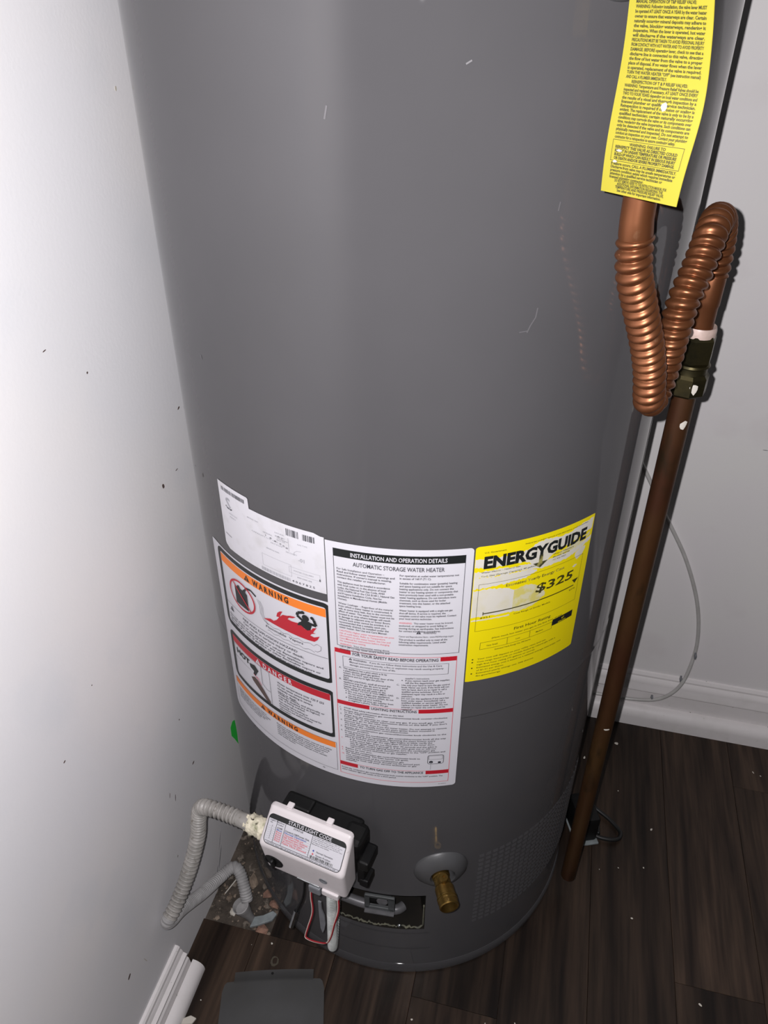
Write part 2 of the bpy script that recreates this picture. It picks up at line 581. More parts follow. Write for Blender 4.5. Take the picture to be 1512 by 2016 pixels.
    def text(s, body, x, y, size, m, width=None, align='l', bold=0.014, lift=None, slant=0.0):
        """baseline start at x,y; width fits the line to that length"""
        V, Fs, w = glyphs(body, bold)
        if not V or w <= 0:
            return
        sx = size if width is None else width / w
        tw = w * sx
        x0 = x if align == 'l' else (x - tw / 2 if align == 'c' else x - tw)
        l = s.lift if lift is None else lift
        s.mb.add([s.fn(x0 + a * sx + slant * b * size, y + b * size, l) for a, b in V], Fs, m)

    def para(s, text, x0, x1, ytop, pitch, size, m, chars=44, bold=0.02, just=False):
        """word-wrapped small print; returns y below the last line"""
        words, lines, cur = text.split(), [], ''
        for w in words:
            if len(cur) + len(w) + 1 > chars and cur:
                lines.append(cur); cur = w
            else:
                cur = (cur + ' ' + w).strip()
        if cur:
            lines.append(cur)
        y = ytop
        nat = max(glyphs(l_, bold)[2] for l_ in lines)
        sx = (x1 - x0) / nat
        if len(lines) == 1:
            sx = min(sx, size * 1.05)
        for i, l_ in enumerate(lines):
            y -= pitch
            wd = glyphs(l_, bold)[2] * sx
            if just and i < len(lines) - 1:
                wd = x1 - x0
            s.text(l_, x0, y, size, m, width=wd, bold=bold)
        return y

    def barcode(s, x0, x1, y0, y1, m, seed=1):
        rnd = random.Random(seed)
        x = x0
        while x < x1:
            w = rnd.choice((0.0004, 0.0004, 0.0008, 0.0011))
            if x + w > x1:
                break
            s.grid(x, x + w, y0, y1, m)
            x += w + rnd.choice((0.0004, 0.0006, 0.0009))

    def build(s, name, parent):
        return s.mb.build(name, parent, smooth=True)


K = R * D2R                                     # metres of arc per degree


def tank_fn(th0, z0):
    return lambda x, y, l: cyl(th0 + x / K, z0 + y, l)


# ================================================================== THE SETTING
def setting():
    # floor slab with planks
    mb = MB()
    mb.box((0.55, 0.15, -0.030), (2.10, 2.10, 0.044), M_RUBBLE)
    floor = tag(mb.build('floor'), kind='structure')
    rnd = random.Random(4)
    pw = 0.122
    seams = [XW + 0.0005, -0.331] + [-0.331 + pw * k for k in range(1, 16)]
    for i in range(len(seams) - 1):
        xa, xb = seams[i], seams[i + 1]
        if i == 0:
            ends = [-0.9, 0.22, 0.541]
        elif i == 1:
            ends = [-0.9, -0.25, 0.541, YB - 0.001]
        else:
            o = (0.37 * i) % 1.0
            ends = [-0.9] + [e for e in (-0.9 + 0.25 + o, -0.9 + 0.25 + o + 1.05) if e < YB - 0.12] + [YB - 0.001]
        for k in range(len(ends) - 1):
            x_a = xa
            if i == 1 and k == len(ends) - 2:
                x_a = -0.3135
            p = MB()
            p.box(((x_a + xb) / 2, (ends[k] + ends[k + 1]) / 2, -0.004), (xb - x_a - 0.0004, ends[k + 1] - ends[k] - 0.0004, 0.0079), M_WOOD, bev=0.0004, seg=1)
            p.build('plank', floor)
    # cut edge of the old flooring: a thin dirty backing strip along the patch
    # walls
    mb = MB()
    mb.box(((XW - 0.05), -0.39, 1.17), (0.10, 3.22, 2.46), M_WALL)
    wl = tag(mb.build('wall_left'), kind='structure')
    mb = MB()
    mb.box((0.57, YB + 0.05, 1.17), (2.08, 0.10, 2.46), M_WALLB)
    wb = tag(mb.build('wall_back'), kind='structure')
    # left baseboard stops short of the heater
    mb = MB()
    prof = [(0, 0), (0.018, 0), (0.018, 0.018), (0.0165, 0.035), (0.0140, 0.038), (0.0155, 0.042), (0.0155, 0.046), (0.0100, 0.0485),
            (0.0090, 0.053), (0.0070, 0.056), (0.0065, 0.061), (0.0040, 0.0635), (0, 0.0635)]
    mb.prism([(XW + a, b) for a, b in prof], (1, 0, 0), (0, 0, 1), (0, 1, 0), -0.9, 0.467, M_TRIM)
    b1 = tag(mb.build('baseboard_left', smooth=True, auto=25), kind='structure')
    mb = MB()
    q = [(0.0182, 0.0), (0.0345, 0.0)] + [(0.0182 + 0.0163 * math.cos(a * D2R), 0.004 + 0.0175 * math.sin(a * D2R)) for a in range(0, 91, 15)]
    mb.prism([(XW + a, b) for a, b in q], (1, 0, 0), (0, 0, 1), (0, 1, 0), -0.9, 0.472, M_TRIM)
    tag(mb.build('trim_1', smooth=True, auto=40), kind='structure')
    # back baseboard
    mb = MB()
    prof = [(0, 0), (0.013, 0), (0.013, 0.076), (0.016, 0.080), (0.016, 0.084), (0.012, 0.092), (0.012, 0.097), (0.010, 0.103),
            (0.006, 0.108), (0.006, 0.112), (0.003, 0.117), (0, 0.118)]
    mb.prism([(YB - a, b) for a, b in prof], (0, 1, 0), (0, 0, 1), (1, 0, 0), XW, 1.60, M_TRIM)
    tag(mb.build('baseboard_back', smooth=True, auto=30), kind='structure')
    mb = MB()
    q = [(0.0132, 0.0), (0.031, 0.0), (0.031, 0.022)] + [(0.0132 + 0.0178 * math.cos(a * D2R), 0.022 + 0.020 * math.sin(a * D2R)) for a in range(15, 91, 15)]
    mb.prism([(YB - a, b) for a, b in q], (0, 1, 0), (0, 0, 1), (1, 0, 0), XW, 1.60, M_TRIM)
    tag(mb.build('trim_2', smooth=True, auto=40), kind='structure')
    # marks on the left wall
    def mark(y, z, w, h, m, ang=0, name='scuff_mark', n=8):
        p = MB()
        ca, sa = math.cos(ang), math.sin(ang)
        V = []
        r2 = random.Random(int(y * 1e4) + int(z * 1e4))
        for i in range(n):
            a = 2 * PI * i / n
            u = w / 2 * math.cos(a) * r2.uniform(0.7, 1.1); v = h / 2 * math.sin(a) * r2.uniform(0.7, 1.1)
            V.append((XW + 0.0003, y + u * ca - v * sa, z + u * sa + v * ca))
        V2 = [(XW - 0.0002, b, c) for a, b, c in V]
        p.add(V + V2, [tuple(range(n))] + [(i, (i + 1) % n, n + (i + 1) % n, n + i) for i in range(n)], m)
        return p.build(name, wl)
    for y, z, w, h, m, a in [(0.520, 0.938, 0.0055, 0.0012, M_MARK, 0.1), (0.569, 0.897, 0.0030, 0.0022, M_MARK, 0), (0.717, 0.789, 0.006, 0.003, M_MARK, 0.4),
                             (0.656, 0.720, 0.004, 0.007, M_MARK, 0.3), (0.690, 0.722, 0.006, 0.0012, M_MARK, 0.1), (0.701, 1.114, 0.004, 0.0045, M_CHIP, 0.0),
                             (0.545, 0.297, 0.012, 0.0011, M_MARK, 1.3), (0.535, 0.315, 0.008, 0.0009, M_MARK, 1.2), (0.408, 0.141, 0.0012, 0.018, M_CHIP, 0.25),
                             (0.375, 0.165, 0.009, 0.004, M_MARK, 0.6), (0.60, 0.30, 0.007, 0.0030, M_MARK, 0.2), (0.46, 0.60, 0.0016, 0.0016, M_MARK, 0),
                             (0.395, 0.56, 0.004, 0.0018, M_MARK, 0.3), (0.59, 0.40, 0.0020, 0.0024, M_MARK, 0), (0.52, 0.20, 0.004, 0.0012, M_MARK, 0.9),
                             (0.615, 0.045, 0.004, 0.045, M_SCRATCH, -0.5), (0.600, 0.030, 0.003, 0.030, M_SCRATCH, -0.5), (0.625, 0.08, 0.002, 0.04, M_SCRATCH, -0.45)]:
        mark(y, z, w, h, m, a)
    p = MB()
    g = [(0.712, 0.243), (0.720, 0.248), (0.734, 0.240), (0.738, 0.215), (0.744, 0.190), (0.746, 0.160), (0.733, 0.158), (0.728, 0.185), (0.719, 0.208), (0.711, 0.225)]
    p.add([(XW + 0.0004, a, b) for a, b in g], [tuple(range(len(g)))], M_GREEN)
    p.build('green_paint_streak', wl)
    # scuffs on the back wall
    for x, z, w, h in [(0.315, 0.61, 0.008, 0.0014), (0.44, 0.255, 0.012, 0.006), (0.45, 0.27, 0.006, 0.004), (0.30, 0.70, 0.006, 0.001)]:
        p = MB()
        V = [(x + w / 2 * math.cos(i * PI / 4), YB - 0.0003, z + h / 2 * math.sin(i * PI / 4)) for i in range(8)]
        p.add(V, [tuple(range(8))], M_SCRATCH)
        p.build('scuff_mark', wb)
    return floor, wl, wb


FLOOR, WALL_L, WALL_B = setting()

# ================================================================== THE WATER HEATER
WH = empty('water_heater', HT, 'tall grey cylindrical gas water heater covered with warning stickers', 'water heater')


def heater_body():
    # jacket with the burner opening left out
    h0, h1, zh0, zh1 = -10.5, 18.0, 0.119, 0.203
    st = 1.5
    ths = [-180 + st * i for i in range(int(360 / st))]
    zs = [0.022, 0.030, 0.119, 0.203, 0.540, 0.545]
    mb = MB()
    n = len(ths)
    V = [cyl(t, z) for z in zs for t in ths]
    Fc = []
    for k in range(len(zs) - 1):
        for i in range(n):
            t = ths[i]
            if k == 2 and h0 - 0.01 <= t < h1 - 0.01:
                continue
            j = (i + 1) % n
            Fc.append((k * n + i, k * n + j, (k + 1) * n + j, (k + 1) * n + i))
    mb.add(V, Fc, M_TANK)
    lo = mb.build('jacket', WH, smooth=True)
    mb = MB()
    xf = Matrix.Translation(HT)
    mb.lathe([(R - 0.001, 0.5455), (R + 0.00015, 0.5455), (R + 0.00025, 0.5475), (R, 0.5495), (R, 0.556), (R, 1.40), (R, 1.42), (R - 0.006, 1.442), (R - 0.03, 1.448), (0.05, 1.455), (0.049, 1.455)],
             M_TANK, xf, n=240, cap1=True)
    mb.build('upper_jacket', WH, smooth=True, auto=35)
    # bottom rim
    mb = MB()
    mb.lathe([(R - 0.012, 0.0), (R + 0.0005, 0.0), (R + 0.0022, 0.004), (R + 0.0022, 0.018), (R + 0.0004, 0.0225), (R - 0.012, 0.0225)], M_TANK, xf, n=200)
    mb.build('base_rim', WH, smooth=True, auto=35)
    # raised panel lip below the opening
    s = Sheet(tank_fn(0, 0), 0.0006)
    s.grid(-11.5 * K, 20 * K, 0.066, 0.0675, M_TANKLO)
    s.grid(-11.5 * K, 20 * K, 0.107, 0.1085, M_TANKLO)
    s.build('panel_crease', WH)
    # burner opening
    op = MB()
    dp = -0.085
    m = 18
    top, bot, tb, bb = [], [], [], []
    for i in range(m + 1):
        t = h0 + (h1 - h0) * i / m
        top.append(cyl(t, zh1, 0)); bot.append(cyl(t, zh0, 0))
        tb.append(cyl(t, zh1, dp)); bb.append(cyl(t, zh0, dp))
    V = top + bot + tb + bb
    q = m + 1
    Fc = []
    for i in range(m):
        Fc += [(i, i + 1, 2 * q + i + 1, 2 * q + i), (q + i, 3 * q + i, 3 * q + i + 1, q + i + 1), (2 * q + i, 2 * q + i + 1, 3 * q + i + 1, 3 * q + i)]
    Fc += [(0, 2 * q, 3 * q, q), (m, q + m, 3 * q + m, 2 * q + m)]
    op.add(V, Fc, M_DARK)
    cham = op.build('burner_opening', WH)
    # frayed insulation lip along the lower and right edges
    ins = MB()
    rnd = random.Random(2)
    pts = [cyl(-10 + i * 0.5, 0.121 + rnd.uniform(-0.0008, 0.0012), rnd.uniform(-0.004, -0.001)) for i in range(56)]
    ins.tube(pts, [0.0014 + rnd.uniform(-0.0007, 0.0005) for _ in pts], M_INSUL, n=6)
    pts = [cyl(17.7, 0.121 + i * 0.004, -0.0035) for i in range(14)]
    ins.tube(pts, 0.0012, M_INSUL, n=6)
    ins.build('insulation_edge', cham, smooth=True)
    # manifold pipe in the opening
    mp = MB()
    pts = [cyl(-9.5 + i * 0.75, 0.1530 - 0.0002 * i, -0.011 - (0.0012 * max(0, i - 25) ** 1.5)) for i in range(29)]
    mp.tube(pts, 0.0068, M_MGREY, n=14)
    mp.build('manifold_pipe', cham, smooth=True, auto=50)
    # sight glass bracket
    bx = frame(4.6, 0.1890) @ Matrix.Translation((0, 0.0125, 0))
    br = MB()
    br.box((0, -0.010, -0.0160), (0.040, 0.004, 0.006), M_DGREY, bx, bev=0.001)
    br.box((0, -0.010, 0.0105), (0.040, 0.004, 0.005), M_DGREY, bx, bev=0.001)
    br.box((-0.017, -0.010, -0.003), (0.007, 0.004, 0.030), M_DGREY, bx, bev=0.001)
    br.box((0.016, -0.010, -0.003), (0.009, 0.004, 0.030), M_DGREY, bx, bev=0.001)
    br.box((0, -0.008, -0.0205), (0.040, 0.010, 0.002), M_MGREY, bx)
    brk = br.build('sight_glass_bracket', cham)
    g = MB()
    g.box((0, -0.0145, -0.003), (0.030, 0.002, 0.024), M_BLACKP, bx)
    g.lathe([(0.0001, 0.0015), (0.007, 0.001), (0.008, 0)], M_MGREY, bx @ Matrix.Translation((0.003, -0.013, -0.006)) @ Matrix.Rotation(-PI / 2, 4, 'X'), n=20)
    g.build('sight_glass', cham, smooth=True, auto=40)
    sc = MB()
    sc.lathe([(0.0001, 0.003), (0.002, 0.0025), (0.0026, 0)], M_STEEL, frame(10.5, 0.129) @ Matrix.Rotation(-PI / 2, 4, 'X'), n=12)
    sc.build('screw', cham, smooth=True)
    # louvres near the floor on the right
    lv = MB()
    for k in range(17):
        z = 0.112 + k * 0.0098
        t = 33.0
        while t < 82:
            w = 1.5
            a = []
            for tt, ll in ((t, 0.0), (t + w * 0.5, 0.0), (t + w, 0.0)):
                a.append(tt)
            V = []
            for tt in a:
                V += [cyl(tt, z, -0.0003), cyl(tt, z + 0.0010, 0.0013), cyl(tt, z + 0.0056, 0.0002)]
            Fc = []
            for i in range(2):
                for j in range(2):
                    Fc.append((i * 3 + j, (i + 1) * 3 + j, (i + 1) * 3 + j + 1, i * 3 + j + 1))
            Fc += [(0, 1, 2), (8, 7, 6)]
            lv.add(V, Fc, M_TANK)
            t += 2.2
    tag(lv.build('vent_louvers', WH), 'rows of small pressed air louvers', kind='stuff')
    # scratches and dust flecks on the jacket
    for pts, w in [([(29.9, 0.9726), (30.4, 0.978), (31.2, 0.984), (31.4, 0.9913)], 0.0010), ([(-36, 0.9155), (-36.1, 0.9195)], 0.0016),
                   ([(28.5, 0.9735), (30, 0.9740)], 0.0007), ([(-3.0, 1.118), (-2.6, 1.126)], 0.0012), ([(17, 1.15), (17.8, 1.152)], 0.0010),
                   ([(33, 1.06), (33.2, 1.066)], 0.0008)]:
        s = Sheet(tank_fn(0, 0), 0.0003)
        s.line([(a * K, b) for a, b in pts], w, M_TSCR)
        s.build('scratch', WH)


heater_body()


# ---------------------------------------------------------------- stickers
def sticker_rating():
    s = Sheet(tank_fn(0, 0), 0.0006)
    x = lambda t: t * K
    cols = []
    import bisect
    pts = [-36.6, -36.3, -35, -33, -31, -29, -27, -26.2, -25.8, -25.7, -25.5, -23, -21, -19, -17, -15, -13, -11, -9, -7.5, -6.7]
    for t in pts:
        top = 0.7895 if t <= -26.2 else (0.7885 if t < -25.75 else 0.7775)
        bot = 0.7075 if t > -35.5 else 0.7115 - (t + 36.6) * 0.001
        if t >= -7.6: top = 0.7752
        cols.append((x(t), bot if t > -36.5 else 0.714, top))
    s.strip(cols, P_WHITE2)
    L = s.build('rating_sticker', WH)
    tag(L, 'worn white rating sticker with faded barcodes')
    p = Sheet(tank_fn(0, 0), 0.0009)
    for a, b, c, d, m, sd in ((-35.4, -27.0, 0.7805, 0.7850, P_INK, 3), (-15.6, -12.4, 0.7655, 0.7735, P_INK, 5), (-11.6, -8.8, 0.7655, 0.7725, P_INK, 6), (-23.5, -15.2, 0.7095, 0.7135, P_FAINT, 11)):
        bc = Sheet(tank_fn(0, 0), 0.0009)
        bc.barcode(x(a), x(b), c, d, m, sd)
        bc.build('barcode', L)
    p.text('S', x(-34.0), 0.7615, 0.019, P_FAINT, bold=0.01)
    p.line([(x(-34.2), 0.7640), (x(-33.4), 0.7622), (x(-32.3), 0.7620), (x(-31.9), 0.7632)], 0.0013, P_INK)
    p.line([(x(-33.6), 0.7705), (x(-33.2), 0.7728), (x(-32.4), 0.7732)], 0.0010, P_FAINT)
    rnd = random.Random(9)
    # faint, rubbed off rating table
    for a, b, c, d in ((-23.0, -15.0, 0.7165, 0.7310), (-15.6, -8.0, 0.7215, 0.7290)):
        fr_ = Sheet(tank_fn(0, 0), 0.0009)
        fr_.frame(x(a), x(b), c, d, 0.0003, P_FAINT)
        fr_.build('table_outline', L)
    for i, (a, b, z) in enumerate([(-26.5, -22.2, 0.7660), (-22.0, -18.6, 0.7575), (-25.5, -15.9, 0.7520), (-20.0, -16, 0.7485), (-18.6, -15.5, 0.7630),
                                   (-18.6, -15.5, 0.7590), (-18.2, -15.5, 0.7550), (-33.2, -29.5, 0.7560), (-33.2, -30.2, 0.7520), (-13.0, -10, 0.7580),
                                   (-16, -12.5, 0.7445), (-21.4, -17.0, 0.7395), (-14.5, -8.4, 0.7245), (-13.6, -9.2, 0.7175)]):
        p.text(['MODEL NO.', 'SERIAL', 'CAPACITY U.S. GAL', 'INPUT BTU/HR', 'NATURAL', 'MFG DATE', 'MAX WP', 'RATING PLATE', 'TEST', 'GAS TYPE', 'RECOVERY', 'MANIFOLD PRESS', 'WATER COLUMN', 'MINIMUM'][i],
               x(a), z, 0.0022, P_FAINT, width=x(b - a) * 0.8)
    p.line([(x(-18.2), 0.7580), (x(-15.3), 0.7570)], 0.0003, P_INK)
    p.line([(x(-15.2), 0.7625), (x(-15.2), 0.7470)], 0.0004, P_FAINT)
    for a, z in [(-21.4, 0.7545), (-20.2, 0.7535), (-19.0, 0.7520), (-17.6, 0.7510), (-16.8, 0.7500), (-16.0, 0.7490), (-18.0, 0.7590), (-16.9, 0.7585)]:
        p.text(rnd.choice(('00', '75', '40', '3')), x(a), z, 0.0026, P_INK)
    p.text('-01', x(-13.0), 0.7385, 0.006, P_FAINT)
    p.line([(x(-14.0), 0.7440), (x(-13.9), 0.7480), (x(-13.2), 0.7505), (x(-12.2), 0.7510)], 0.0004, P_FAINT)
    p.grid(x(-8.2), x(-7.9), 0.7212, 0.7240, P_BLACK)
    p.line([(x(-35.8), 0.7270), (x(-33.5), 0.7255)], 0.0006, P_INK)
    p.text('4 0 6 7 8 2 5', x(-15.0), 0.7105, 0.0036, P_INK, width=x(5.6), bold=0.01)
    tag(p.build('faded_print', L), kind='stuff')


def tri_sign(p, cx, y, h, m, m2):
    p.poly([(cx - h * 0.58, y), (cx + h * 0.58, y), (cx, y + h)], m)
    p.grid(cx - h * 0.05, cx + h * 0.05, y + h * 0.3, y + h * 0.68, m2, lift=p.lift + 0.0002)
    p.grid(cx - h * 0.05, cx + h * 0.05, y + h * 0.12, y + h * 0.21, m2, lift=p.lift + 0.0002)


def sticker_warning():
    x = lambda t: t * K
    s = Sheet(tank_fn(0, 0), 0.0004)
    s.rrect(x(-45.2), x(-5.4), 0.4335, 0.6975, 0.012, P_WHITE, corners=(0.2, 0.0, 0.0, 0.8))
    L = s.build('warning_sticker', WH)
    tag(L, 'white sticker with orange warning and red danger panels')
    # panel 1
    for c, d in ((0.5845, 0.6955), (0.4985, 0.5740)):
        p = Sheet(tank_fn(0, 0), 0.0007)
        p.frame(x(-42.3), x(-5.8), c, d, 0.0060, P_BLACK, r=0.009)
        p.build('black_border', L)
    for a, b, c, d, m in ((-40.8, -7.2, 0.6770, 0.6880, P_ORANGE), (-43.0, -6.4, 0.4820, 0.4915, P_ORANGE), (-40.9, -7.3, 0.5575, 0.5677, P_RED)):
        o = Sheet(tank_fn(0, 0), 0.00075)
        o.grid(x(a), x(b), c, d, m)
        o.build('header_band', L)
    t = Sheet(tank_fn(0, 0), 0.0010)
    tri_sign(t, x(-29.6), 0.6785, 0.0080, P_BLACK, P_ORANGE)
    t.text('W A R N I N G', x(-27.6), 0.6788, 0.0105, P_BLACK, width=x(11.0), bold=0.04)
    tri_sign(t, x(-29.3), 0.5588, 0.0080, P_WHITE, P_RED)
    t.text('D A N G E R', x(-27.4), 0.5590, 0.0100, P_WHITE, width=x(9.6), bold=0.03)
    tri_sign(t, x(-29.6), 0.4832, 0.0070, P_BLACK, P_ORANGE)
    t.text('W A R N I N G', x(-27.8), 0.4834, 0.0094, P_BLACK, width=x(10.4), bold=0.04)
    # panel 1 words
    t.line([(x(-41.2), 0.6205), (x(-7.2), 0.6205)], 0.0005, P_INK)
    t.text('Flammable', x(-24.4), 0.6290, 0.0046, P_INK, width=x(6.2), bold=0.012)
    t.text('Vapors', x(-17.4), 0.6290, 0.0046, P_INK, width=x(3.9), bold=0.012)
    tri_sign(t, x(-38.6), 0.6110, 0.0070, P_INK, P_WHITE)
    t.text('FIRE AND EXPLOSION HAZARD', x(-33.5), 0.6135, 0.0046, P_INK, width=x(18.2))
    t.text('Can result in serious injury or death.', x(-33.5), 0.6082, 0.0046, P_INK, width=x(20.0))
    y = t.para('Do not store or use gasoline or other flammable vapors and liquids in the vicinity of this or any other appliance. Storage of or use of gasoline or other flammable vapors or liquids in the vicinity of this or any other appliance can result in serious injury or death.',
               x(-40.0), x(-8.6), 0.6070, 0.0042, 0.0037, P_INK, chars=62)
    # panel 2 words
    t.para('Water temperature over 125 F (52 C) can cause severe burns instantly resulting in severe injury or death.', x(-22.8), x(-9.0), 0.5535, 0.0048, 0.0042, P_INK, chars=34)
    t.para('Children, elderly, and physically or mentally disabled are at highest risk of being scalded.', x(-22.8), x(-9.0), 0.5355, 0.0040, 0.0036, P_INK, chars=36)
    t.para('Feel water before bathing or showering. See Use and Care manual for instructions and additional safety information.', x(-22.8), x(-10.0), 0.5225, 0.0040, 0.0036, P_INK, chars=38)
    # panel 3 words
    t.frame(x(-43.0), x(-6.2), 0.4440, 0.4918, 0.0004, P_INK)
    t.para('Improper installation and use may result in property damage. Do not operate water heater if flood damaged. Inspect and replace anode rod. Install in location with drainage. Fill tank with water before operation.',
           x(-41.6), x(-27.0), 0.4790, 0.0035, 0.0030, P_INK, chars=44)
    t.para('Read and understand instruction manual and safety messages before installing, operating or servicing this water heater. Failure to follow instructions and safety messages could result in death or serious injury. Instruction manual must remain with water heater.',
           x(-24.6), x(-7.6), 0.4790, 0.0035, 0.0030, P_INK, chars=50)
    t.text('70', x(-10.5), 0.4390, 0.0030, P_INK)
    t.build('lettering', L)
    # no-gasoline pictogram
    g = Sheet(tank_fn(0, 0), 0.0010)
    cx, cy = x(-32.6), 0.6495
    can = [(-0.0125, -0.0150), (0.0105, -0.0150), (0.0105, 0.0080), (0.0080, 0.0095), (0.0080, 0.0130), (0.0050, 0.0130), (0.0030, 0.0100), (-0.0015, 0.0100),
           (-0.0030, 0.0128), (-0.0058, 0.0128), (-0.0075, 0.0095), (-0.0125, 0.0095)]
    g.poly([(cx + a, cy + b) for a, b in can], P_BLACK)
    g.line([(cx + 0.007, cy + 0.012), (cx + 0.010, cy + 0.017), (cx + 0.018, cy + 0.019), (cx + 0.026, cy + 0.015)], 0.0026, P_BLACK)
    g.ring(cx, cy, 0.0235, 0.0024, P_RED, lift=0.0013, ry=0.0205)
    g.line([(cx - 0.016, cy + 0.0145), (cx + 0.016, cy - 0.0145)], 0.0022, P_RED, lift=0.0013)
    # vapour swirls
    for k in range(3):
        g.line([(x(-26.6 + k * 0.5), 0.662), (x(-25.8 + k * 0.5), 0.655), (x(-25.9 + k * 0.5), 0.645), (x(-25.0 + k * 0.5), 0.637), (x(-23.5), 0.634)], 0.0004, P_INK)
    for z0 in (0.6345, 0.6255):
        pts = []
        for i in range(28):
            tt = -24.0 + i * 0.5
            pts.append((x(tt), z0 + 0.0010 * math.sin(i * 1.1) + (tt + 24) * -0.00005))
        g.line(pts, 0.0004, P_INK)
    g.line([(x(-10.5), 0.6340), (x(-9.8), 0.6365), (x(-8.8), 0.6345), (x(-8.9), 0.6290), (x(-9.8), 0.6258), (x(-10.5), 0.6260)], 0.0004, P_INK)
    g.build('no_gasoline_pictogram', L)
    f = Sheet(tank_fn(0, 0), 0.0010)
    fire = [(-24.8, 0.6400), (-23.5, 0.6425), (-22.6, 0.6440), (-21.6, 0.6435), (-20.6, 0.6465), (-19.8, 0.6510), (-18.6, 0.6560), (-17.4, 0.6570), (-16.2, 0.6590),
            (-16.8, 0.6560), (-17.3, 0.6535), (-16.2, 0.6530), (-15.0, 0.6535), (-14.0, 0.6545), (-13.4, 0.6550), (-12.8, 0.6500), (-12.0, 0.6520), (-11.0, 0.6515),
            (-10.6, 0.6540), (-9.6, 0.6555), (-10.2, 0.6520), (-10.6, 0.6490), (-9.9, 0.6490), (-11.0, 0.6470), (-11.4, 0.6448), (-10.4, 0.6440), (-9.4, 0.6460), (-9.0, 0.6468),
            (-9.6, 0.6420), (-10.4, 0.6390), (-12.0, 0.6385), (-14.0, 0.6385), (-16.0, 0.6388), (-18.0, 0.6390), (-20.0, 0.6393), (-22.0, 0.6396)]
    f.poly([(x(a), 0.6388 + (b - 0.6388) * 1.22) for a, b in fire], P_RED)
    f.poly([(x(-20.6), 0.6530), (x(-20.2), 0.6590), (x(-19.4), 0.6625), (x(-18.6), 0.6640), (x(-19.2), 0.6590), (x(-19.6), 0.6540)], P_RED)
    f.poly([(x(-17.4), 0.6600), (x(-16.6), 0.6625), (x(-15.4), 0.6640), (x(-15.0), 0.6635), (x(-15.8), 0.6610), (x(-16.6), 0.6598)], P_RED)
    # burning figure
    l2 = 0.0013
    f.disc(x(-12.3), 0.6680, 0.0042, P_BLACK, lift=l2)
    f.poly([(x(-13.2), 0.6640), (x(-11.3), 0.6648), (x(-10.8), 0.6600), (x(-11.2), 0.6540), (x(-12.0), 0.6520), (x(-12.8), 0.6535), (x(-13.6), 0.6560), (x(-14.6), 0.6545), (x(-14.2), 0.6590), (x(-13.6), 0.6610)], P_BLACK, lift=l2)
    f.line([(x(-12.9), 0.6630), (x(-14.5), 0.6680), (x(-14.2), 0.6722), (x(-13.0), 0.6742)], 0.0034, P_BLACK, lift=l2)
    f.disc(x(-12.9), 0.6745, 0.0021, P_BLACK, lift=l2)
    f.line([(x(-11.4), 0.6625), (x(-9.7), 0.6618), (x(-10.2), 0.6690), (x(-10.6), 0.6710)], 0.0034, P_BLACK, lift=l2)
    f.disc(x(-10.6), 0.6708, 0.0021, P_BLACK, lift=l2)
    f.build('flame_pictogram', L)
    # scalding hand picture
    h = Sheet(tank_fn(0, 0), 0.0010)
    h.frame(x(-40.6), x(-25.4), 0.5045, 0.5572, 0.0005, P_INK)
    h.text('HOT', x(-39.4), 0.5445, 0.0110, P_BLACK, width=x(6.2), bold=0.05)
    h.line([(x(-40.4), 0.5370), (x(-33.0), 0.5365)], 0.0004, P_INK)
    h.line([(x(-28.5), 0.5570), (x(-28.5), 0.5300), (x(-27.0), 0.5250), (x(-25.6), 0.5250)], 0.0006, P_INK)
    h.poly([(x(-33.4), 0.5475), (x(-31.0), 0.5510), (x(-29.6), 0.5460), (x(-30.4), 0.5400), (x(-31.2), 0.5330), (x(-32.0), 0.5345), (x(-31.6), 0.5400), (x(-33.0), 0.5420)], P_BLACK)
    h.poly([(x(-33.2), 0.5260), (x(-31.6), 0.5305), (x(-30.4), 0.5290), (x(-28.4), 0.5210), (x(-26.0), 0.5075), (x(-26.0), 0.5050), (x(-27.4), 0.5050), (x(-30.0), 0.5140), (x(-32.6), 0.5215)], M_MARK)
    h.line([(x(-31.8), 0.5350), (x(-30.0), 0.5310), (x(-28.8), 0.5260)], 0.0010, P_PINK, lift=0.0012)
    h.line([(x(-31.0), 0.5335), (x(-29.6), 0.5330)], 0.0008, P_PINK, lift=0.0012)
    h.build('hot_water_pictogram', L)


